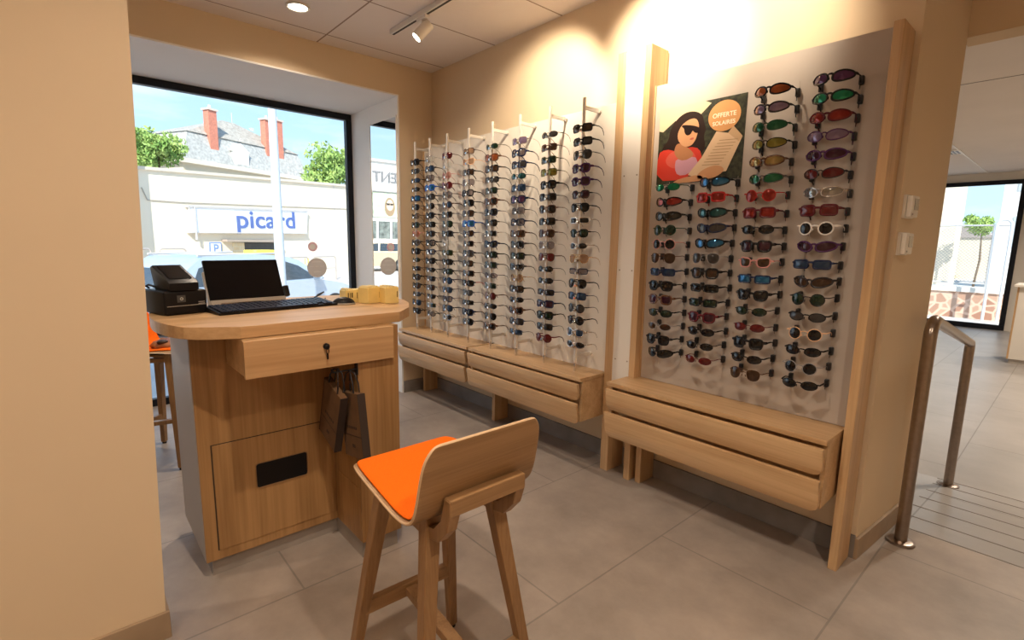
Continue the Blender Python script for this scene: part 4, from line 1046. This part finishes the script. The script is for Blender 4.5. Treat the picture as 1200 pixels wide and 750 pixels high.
# cars
def car(label, loc, rz, body, glassc, length=4.2, width=1.75, height=1.48, red=True):
    t = thing('parked_car', label, 'car', loc, rz)
    L = length/2
    # local +x is the front
    low = [(-L, .35), (-L+.03, .75), (-L+.08, .95), (L-1.25, .98), (L-.5, .86), (L-.08, .72), (L, .50), (L-.05, .28), (-L+.1, .26)]
    def loft(prof, ws):
        b = B(); n = len(prof)
        rings = []
        for yk, sc in ws:
            rings.append([b.bm.verts.new((x*sc, yk, z)) for x, z in prof])
        for a, c in zip(rings, rings[1:]):
            for i in range(n): b.bm.faces.new((a[i], a[(i+1) % n], c[(i+1) % n], c[i]))
        b.bm.faces.new(rings[0]); b.bm.faces.new(rings[-1][::-1])
        return b
    W = width/2
    loft(low, [(-W, .965), (-W+.08, 1), (W-.08, 1), (W, .965)]).build('body', body, t, smooth=35)
    roofp = [(-L+.10, .94), (-L+.30, 1.30), (-L+.62, height-.03), (-.6, height), (.15, height-.04), (.55, height-.14), (1.15, .97)]
    def gh(prof, y0, y1):
        b = B(); n = len(prof); rings = []
        for sgn in (-1, 1):
            rings.append([b.bm.verts.new((x, sgn*(y0+(y1-y0)*(z-.94)/(height-.94)), z)) for x, z in prof])
        for i in range(n): b.bm.faces.new((rings[0][i], rings[0][(i+1) % n], rings[1][(i+1) % n], rings[1][i]))
        b.bm.faces.new(rings[0]); b.bm.faces.new(rings[1][::-1]); return b
    gh(roofp, W-.06, W-.24).build('cabin', body, t, smooth=35)
    def side(s, pts, nm):
        b = B(); q = []
        for x, z in pts:
            y = s*(W-.06-.18*(z-.94)/(height-.94)+.006); q.append((x, y, z))
        b.poly(q); o = b.build(nm, glassc, t); 
        m_ = o.modifiers.new('thick', 'SOLIDIFY'); m_.thickness = .01; m_.offset = 0
    for s in (-1, 1):
        side(s, [(-L+.28, 1.0), (-L+.48, 1.30), (-L+.72, 1.37), (-L+.80, 1.0)], 'quarter_window')
        side(s, [(-L+.88, 1.0), (-L+.82, 1.37), (-.32, 1.39), (-.25, 1.0)], 'rear_window')
        side(s, [(-.15, 1.0), (-.22, 1.39), (.18, 1.36), (.48, 1.27), (.92, 1.0)], 'front_window')
    b = B(); b.poly([(1.13, -W+.12, 1.0), (1.13, W-.12, 1.0), (.56, W-.26, height-.15), (.56, -W+.26, height-.15)]); o = b.build('windscreen', glassc, t)
    m_ = o.modifiers.new('thick', 'SOLIDIFY'); m_.thickness = .02
    b = B(); b.poly([(-L+.10, W-.2, 1.0), (-L+.10, -W+.2, 1.0), (-L+.29, -W+.28, 1.29), (-L+.29, W-.28, 1.29)]); o = b.build('rear_screen', glassc, t)
    m_ = o.modifiers.new('thick', 'SOLIDIFY'); m_.thickness = .02
    for s in (-1, 1):
        for x in (-L+.75, L-.80):
            wbm = B(); wbm.cyl((x, s*(W-.18)-.0, .32), .32, s*.20, 28, 'y'); wl = wbm.build('wheel', mat('tyre_rubber', (.02, .02, .02), .8) if 'tyre_rubber' not in bpy.data.materials else bpy.data.materials['tyre_rubber'], t, smooth=40)
            B().cyl((x, s*(W+.021), .32), .20, s*.006, 20, 'y').build('hubcap', GRY, wl, smooth=40)
        B().box(L-.32, L-.06, s*(W-.32)-.16, s*(W-.32)+.16, .66, .76, .03).build('headlight', WHITE, t)
        B().box(-L-.01, -L+.18, s*(W-.10)-.10, s*(W-.10)+.10, .70, 1.0, .02).build('tail_light', mat('tail_red', (.55, .03, .02), .3) if 'tail_red' not in bpy.data.materials else bpy.data.materials['tail_red'], t)
        b = B(); b.ball((.78, s*(W+.08), 1.02), (.07, .11, .07)); b.build('wing_mirror', body, t, smooth=True)
    b = B()
    for s in (-1, 1): b.tube([(-L+.55, s*(W-.27), height-.01), (.1, s*(W-.27), height)], .02, 6)
    b.build('roof_rail', GRY, t)
    return t
CARB = mat('silver_blue_paint', (.50, .57, .66), .25, .2, coat=1)
CGL = mat('car_glass', (.05, .06, .07), .05, coat=1)
cp = Vector((-11.1, 2.79, 0)); 
car('silver blue estate car parked right outside the shop window', (cp.x, cp.y, ground_z(cp)), TH+PI/2, CARB, CGL, 4.3, 1.78, 1.52)
car('beige car parked far across the street, seen in the jamb mirror', (-24, -7.0, -.15), PI/2, mat('beige_car_paint', (.62, .50, .34), .3, .2, coat=1), CGL, 4.2, 1.75, 1.60)

# building seen only in the mirror
t = thing('optician_building', 'white shop across the street with dark capital letters, seen in the mirror', 'building', (-28, -10, 0))
WR = mat('white_facade', (.86, .83, .78), .9)
B().box(-8, 0, -14, 6, -.4, 5.95).build('wall', WR, t)
b = B(); b.box(-8.1, .12, -14.1, 6.1, 5.90, 6.05); b.box(0, .15, -14, 6, 4.22, 4.30); b.build('ledge', GRY, t)
M = Matrix.Translation((.03, -.42, 5.04)) @ Matrix.Rotation(PI/2, 4, 'Z') @ Matrix.Rotation(PI/2, 4, 'X')
text_mesh('lettering', 'CENT', .86, mat('grey_letter', (.25, .24, .25), .5), M, t, .02, .98, 1.0, .01)
fr = B().box(0, .06, -.92, .72, 2.75, 4.15).build('window_poster', mat('poster_pale', (.62, .72, .50), .6, noise=(2.5, .3)), t)
b = B(); b.ball((.07, -.35, 3.45), (.012, .23, .33)); b.build('printed_face', mat('pale_skin_print', (.80, .60, .44), .6), fr)
b = B(); b.ball((.066, -.35, 3.35), (.008, .34, .55)); b.build('printed_hair', mat('brown_hair_print', (.35, .24, .14), .6), fr)
b = B(); b.box(.08, .09, -.55, -.37, 3.45, 3.55); b.box(.08, .09, -.33, -.15, 3.45, 3.55); b.box(.08, .09, -.6, -.1, 3.53, 3.56); b.build('printed_glasses', DK, fr)
for y0, y1 in ((-1.3, -.55), (-.35, .35), (.55, 1.3)):
    B().box(0, .05, y0, y1, .2, 2.5).build('shop_pane', mat('shop_pane_glass', (.20, .22, .20), .2, noise=(3, .6)) if 'shop_pane_glass' not in bpy.data.materials else bpy.data.materials['shop_pane_glass'], t)

# trees
def leafmat(n, c1, c2):
    m = mat(n, c1, .7); nt = m.node_tree; p = nt.nodes['Principled BSDF']
    oi = nt.nodes.new('ShaderNodeTexNoise'); oi.inputs['Scale'].default_value = 1.7
    tc = nt.nodes.new('ShaderNodeTexCoord'); nt.links.new(tc.outputs['Object'], oi.inputs['Vector'])
    r = nt.nodes.new('ShaderNodeValToRGB'); r.color_ramp.elements[0].color = (*c1, 1); r.color_ramp.elements[1].color = (*c2, 1)
    r.color_ramp.elements[0].position = .35; r.color_ramp.elements[1].position = .65
    nt.links.new(oi.outputs['Fac'], r.inputs['Fac']); nt.links.new(r.outputs['Color'], p.inputs['Base Color'])
    return m
LEAF = leafmat('leaf_green', (.16, .30, .06), (.42, .55, .16))
BARK = mat('bark', (.20, .14, .09), .9)
def tree(label, loc, rx, ry, rz, zc, n, ls, seed):
    r = random.Random(seed)
    t = thing('tree', label, 'tree', loc)
    b = B(); b.tube([(0, 0, 0), (.1, 0, zc*.5), (0, .1, zc)], [.09*rx, .07*rx, .03*rx], 10); b.build('trunk', BARK, t, smooth=True)
    b = B()
    blobs = [(Vector((r.uniform(-.6, .6)*rx, r.uniform(-.6, .6)*ry, zc+r.uniform(-.55, .6)*rz)), r.uniform(.35, .6)) for _ in range(12)]
    for _ in range(n):
        c, k = r.choice(blobs)
        d = Vector((r.gauss(0, 1), r.gauss(0, 1), r.gauss(0, 1))).normalized()*(r.random()**.35)
        p = c+Vector((d.x*rx*k, d.y*ry*k, d.z*rz*k))
        M = Matrix.Translation(p) @ Euler((r.uniform(0, 6), r.uniform(0, 6), r.uniform(0, 6))).to_matrix().to_4x4()
        s = ls*r.uniform(.6, 1.2)
        b.poly([M @ Vector(q) for q in ((-s, 0, 0), (0, -s*.5, .03), (s, 0, 0), (0, s*.5, .03))])
    o = b.build('foliage', LEAF, t); o['kind'] = 'stuff'
    return t
tree('green tree behind the shop roof, beside the white pier', (-36.2, 4.45, -1.5), 1.5, 1.5, 1.35, 7.75, 2600, .15, 3)
tree('bright green tree behind the shop roof, next to the window frame', (-34.4, 14.4, -1.5), 2.1, 2.1, 1.7, 7.5, 2800, .18, 5)

# ---- outside the far window
sbox('ground', mat('pale_pavement', (.62, .57, .52), .9, noise=(1.5, .1)), -12, 8, 13.7, 60, -.5, -.32, label='pavement outside the far window')
t = thing('stone_wall', 'low pink rubble stone wall with white coping outside the far window', 'wall', (-2.5, 17, -.4))
STN = bpy.data.materials.new('rubble_stone'); STN.use_nodes = True
nt = STN.node_tree; p_ = nt.nodes['Principled BSDF']; p_.inputs['Roughness'].default_value = .9
tc = nt.nodes.new('ShaderNodeTexCoord'); vo = nt.nodes.new('ShaderNodeTexVoronoi'); vo.inputs['Scale'].default_value = 4.2; vo.feature = 'DISTANCE_TO_EDGE'
vc = nt.nodes.new('ShaderNodeTexVoronoi'); vc.inputs['Scale'].default_value = 4.2
nt.links.new(tc.outputs['Object'], vo.inputs['Vector']); nt.links.new(tc.outputs['Object'], vc.inputs['Vector'])
r1 = nt.nodes.new('ShaderNodeValToRGB'); r1.color_ramp.elements[0].position = .05; r1.color_ramp.elements[1].position = .12
hs = nt.nodes.new('ShaderNodeMix'); hs.data_type = 'RGBA'
sepc = nt.nodes.new('ShaderNodeSeparateColor'); nt.links.new(vc.outputs['Color'], sepc.inputs[0])
rc = nt.nodes.new('ShaderNodeValToRGB'); rc.color_ramp.elements[0].color = (.42, .22, .15, 1); rc.color_ramp.elements[1].color = (.66, .45, .33, 1)
nt.links.new(sepc.outputs[0], rc.inputs['Fac'])
nt.links.new(vo.outputs['Distance'], r1.inputs['Fac']); nt.links.new(r1.outputs['Color'], hs.inputs['Factor'])
hs.inputs['A'].default_value = (.78, .55, .42, 1); nt.links.new(rc.outputs['Color'], hs.inputs['B']); nt.links.new(hs.outputs['Result'], p_.inputs['Base Color'])
B().box(-4, 4, 0, .4, 0, .74).build('masonry', STN, t)
B().box(-4, 4, -.04, .44, .74, .86).build('coping', mat('white_coping', (.86, .82, .74), .8), t)
t = thing('mesh_fence', 'pale lattice mesh fence on top of the stone wall', 'fence', (-2.5, 17.2, .46))
WFN = mat('pale_fence', (.60, .58, .56), .5)
b = B()
W_, H_ = 1.35, 1.38; x00 = -.45
n = 26
for k in range(-12, n):
    s = k*.075
    for sg_ in (1,):
        a0 = max(0, -s); a1 = min(H_, W_-s)
        if a1 > a0: b.bar((x00+s+a0, 0, .12+a0), (x00+s+a1, 0, .12+a1), .014, da=.006)
        if a1 > a0: b.bar((x00+W_-s-a0, .01, .12+a0), (x00+W_-s-a1, .01, .12+a1), .014, da=.006)
b.build('lattice', mat('fence_wire', (.30, .27, .24), .6), t)
for x in (-1.5, -.45, .90, 1.45): B().tube([(x, 0, 0), (x, 0, 1.56)], .025, 8).build('fence_post', WFN, t, smooth=40)
for z in (.10, 1.54): B().tube([(-1.5, 0, z), (3.5, 0, z)], .02, 8).build('rail', WFN, t, smooth=40)
t = thing('white_hoop', 'white tubular hoop barrier outside the far window', 'barrier', (-1.38, 16.6, -.32))
pts = [(-.13, 0, 0), (-.13, 0, 2.3)]+[(-.13*math.cos(a), 0, 2.3+.13*math.sin(a)) for a in [math.radians(22.5*k) for k in range(1, 8)]]+[(.13, 0, 2.3), (.13, 0, 0)]
B().tube(pts, .03, 10, up=(0, 1, 0)).build('tube', mat('white_tube', (.84, .84, .84), .4), t, smooth=50)
B().tube([(-.13, 0, .9), (.13, 0, .9)], .02, 8).build('cross_bar', bpy.data.materials['white_tube'], t)
t = thing('apartment_building', 'cream apartment block outside the far window, left of the tree', 'building', (-6.2, 30, -.5))
B().box(-4, 2.15, 0, 1.5, 0, 9).build('wall', FAC, t)
for z in (1.5, 4.0, 6.5):
    for x in (-.4, 1.1):
        w_ = B().box(x-.4, x+.4, -.05, .0, z, z+1.4).build('window', WHITEL, t)
        B().box(x-.33, x+.33, -.06, -.05, z+.07, z+1.33).build('pane', mat('grey_pane', (.45, .50, .55), .2) if 'grey_pane' not in bpy.data.materials else bpy.data.materials['grey_pane'], w_)
t = thing('tower_building', 'tall grey white apartment tower outside the far window', 'building', (-2.55, 32, -.5))
B().box(-.3, 3, 0, 2, 0, 14).build('wall', mat('grey_white_render', (.72, .72, .72), .9), t)
for z in (2, 4.5, 7, 9.5):
    B().box(.15, .75, -.04, 0, z, z+1.4).build('window', bpy.data.materials['grey_pane'], t)
t = thing('low_house', 'small tiled house between the two blocks outside the far window', 'house', (-5.2, 40, -.5))
B().box(-1.2, 1.5, 0, 5, 0, 2.6).build('wall', FAC, t)
b = B(); b.prism([(-1.4, 2.6), (1.7, 2.6), (.15, 3.4)], -.1, 5.1, XZY); b.build('roof', mat('grey_tile_roof', (.42, .36, .33), .8), t)
tree('small light green tree outside the far window', (-3.1, 29, -.5), .62, .62, .5, 2.95, 1200, .07, 9)

# ------------------------------------------------------------------ daylight
w = bpy.data.worlds.new('world'); SC.world = w; w.use_nodes = True
nt = w.node_tree; bg = nt.nodes['Background']
tc = nt.nodes.new('ShaderNodeTexCoord'); sp = nt.nodes.new('ShaderNodeSeparateXYZ'); nt.links.new(tc.outputs['Generated'], sp.inputs[0])
rp = nt.nodes.new('ShaderNodeValToRGB')
rp.color_ramp.elements[0].position = 0; rp.color_ramp.elements[0].color = (.56, .77, .93, 1)
rp.color_ramp.elements[1].position = .55; rp.color_ramp.elements[1].color = (.22, .47, .84, 1)
nt.links.new(sp.outputs['Z'], rp.inputs['Fac'])
mp = nt.nodes.new('ShaderNodeMapping'); mp.inputs['Scale'].default_value = (2.0, 2.0, 9.0); mp.inputs['Rotation'].default_value = (.5, .2, .3)
nt.links.new(tc.outputs['Generated'], mp.inputs['Vector'])
nz = nt.nodes.new('ShaderNodeTexNoise'); nz.inputs['Scale'].default_value = 1.6; nz.inputs['Detail'].default_value = 6; nz.inputs['Roughness'].default_value = .6
nt.links.new(mp.outputs['Vector'], nz.inputs['Vector'])
cr = nt.nodes.new('ShaderNodeValToRGB'); cr.color_ramp.elements[0].position = .50; cr.color_ramp.elements[1].position = .80
cr.color_ramp.elements[0].color = (0, 0, 0, 1); cr.color_ramp.elements[1].color = (.7, .7, .7, 1)
nt.links.new(nz.outputs['Fac'], cr.inputs['Fac'])
mx = nt.nodes.new('ShaderNodeMix'); mx.data_type = 'RGBA'; mx.inputs['B'].default_value = (.95, .97, 1, 1)
nt.links.new(cr.outputs['Color'], mx.inputs['Factor']); nt.links.new(rp.outputs['Color'], mx.inputs['A'])
nt.links.new(mx.outputs['Result'], bg.inputs['Color']); bg.inputs['Strength'].default_value = 1.08
sun = bpy.data.lights.new('sun', 'SUN'); so = bpy.data.objects.new('sun', sun); COL.objects.link(so)
sun.energy = 5.2; sun.angle = math.radians(.6); sun.color = (1, .95, .86)
so.rotation_euler = Vector((-.64, .42, -.62)).to_track_quat('-Z', 'Y').to_euler()

vs = SC.view_settings; vs.view_transform = 'Standard'; vs.look = 'None'; vs.gamma = 1; vs.use_curve_mapping = False; vs.exposure = .55
try:
    SC.cycles.use_denoising = True
    SC.cycles.max_bounces = 10; SC.cycles.diffuse_bounces = 5; SC.cycles.transparent_max_bounces = 16
    SC.cycles.sample_clamp_indirect = 6
except Exception: pass
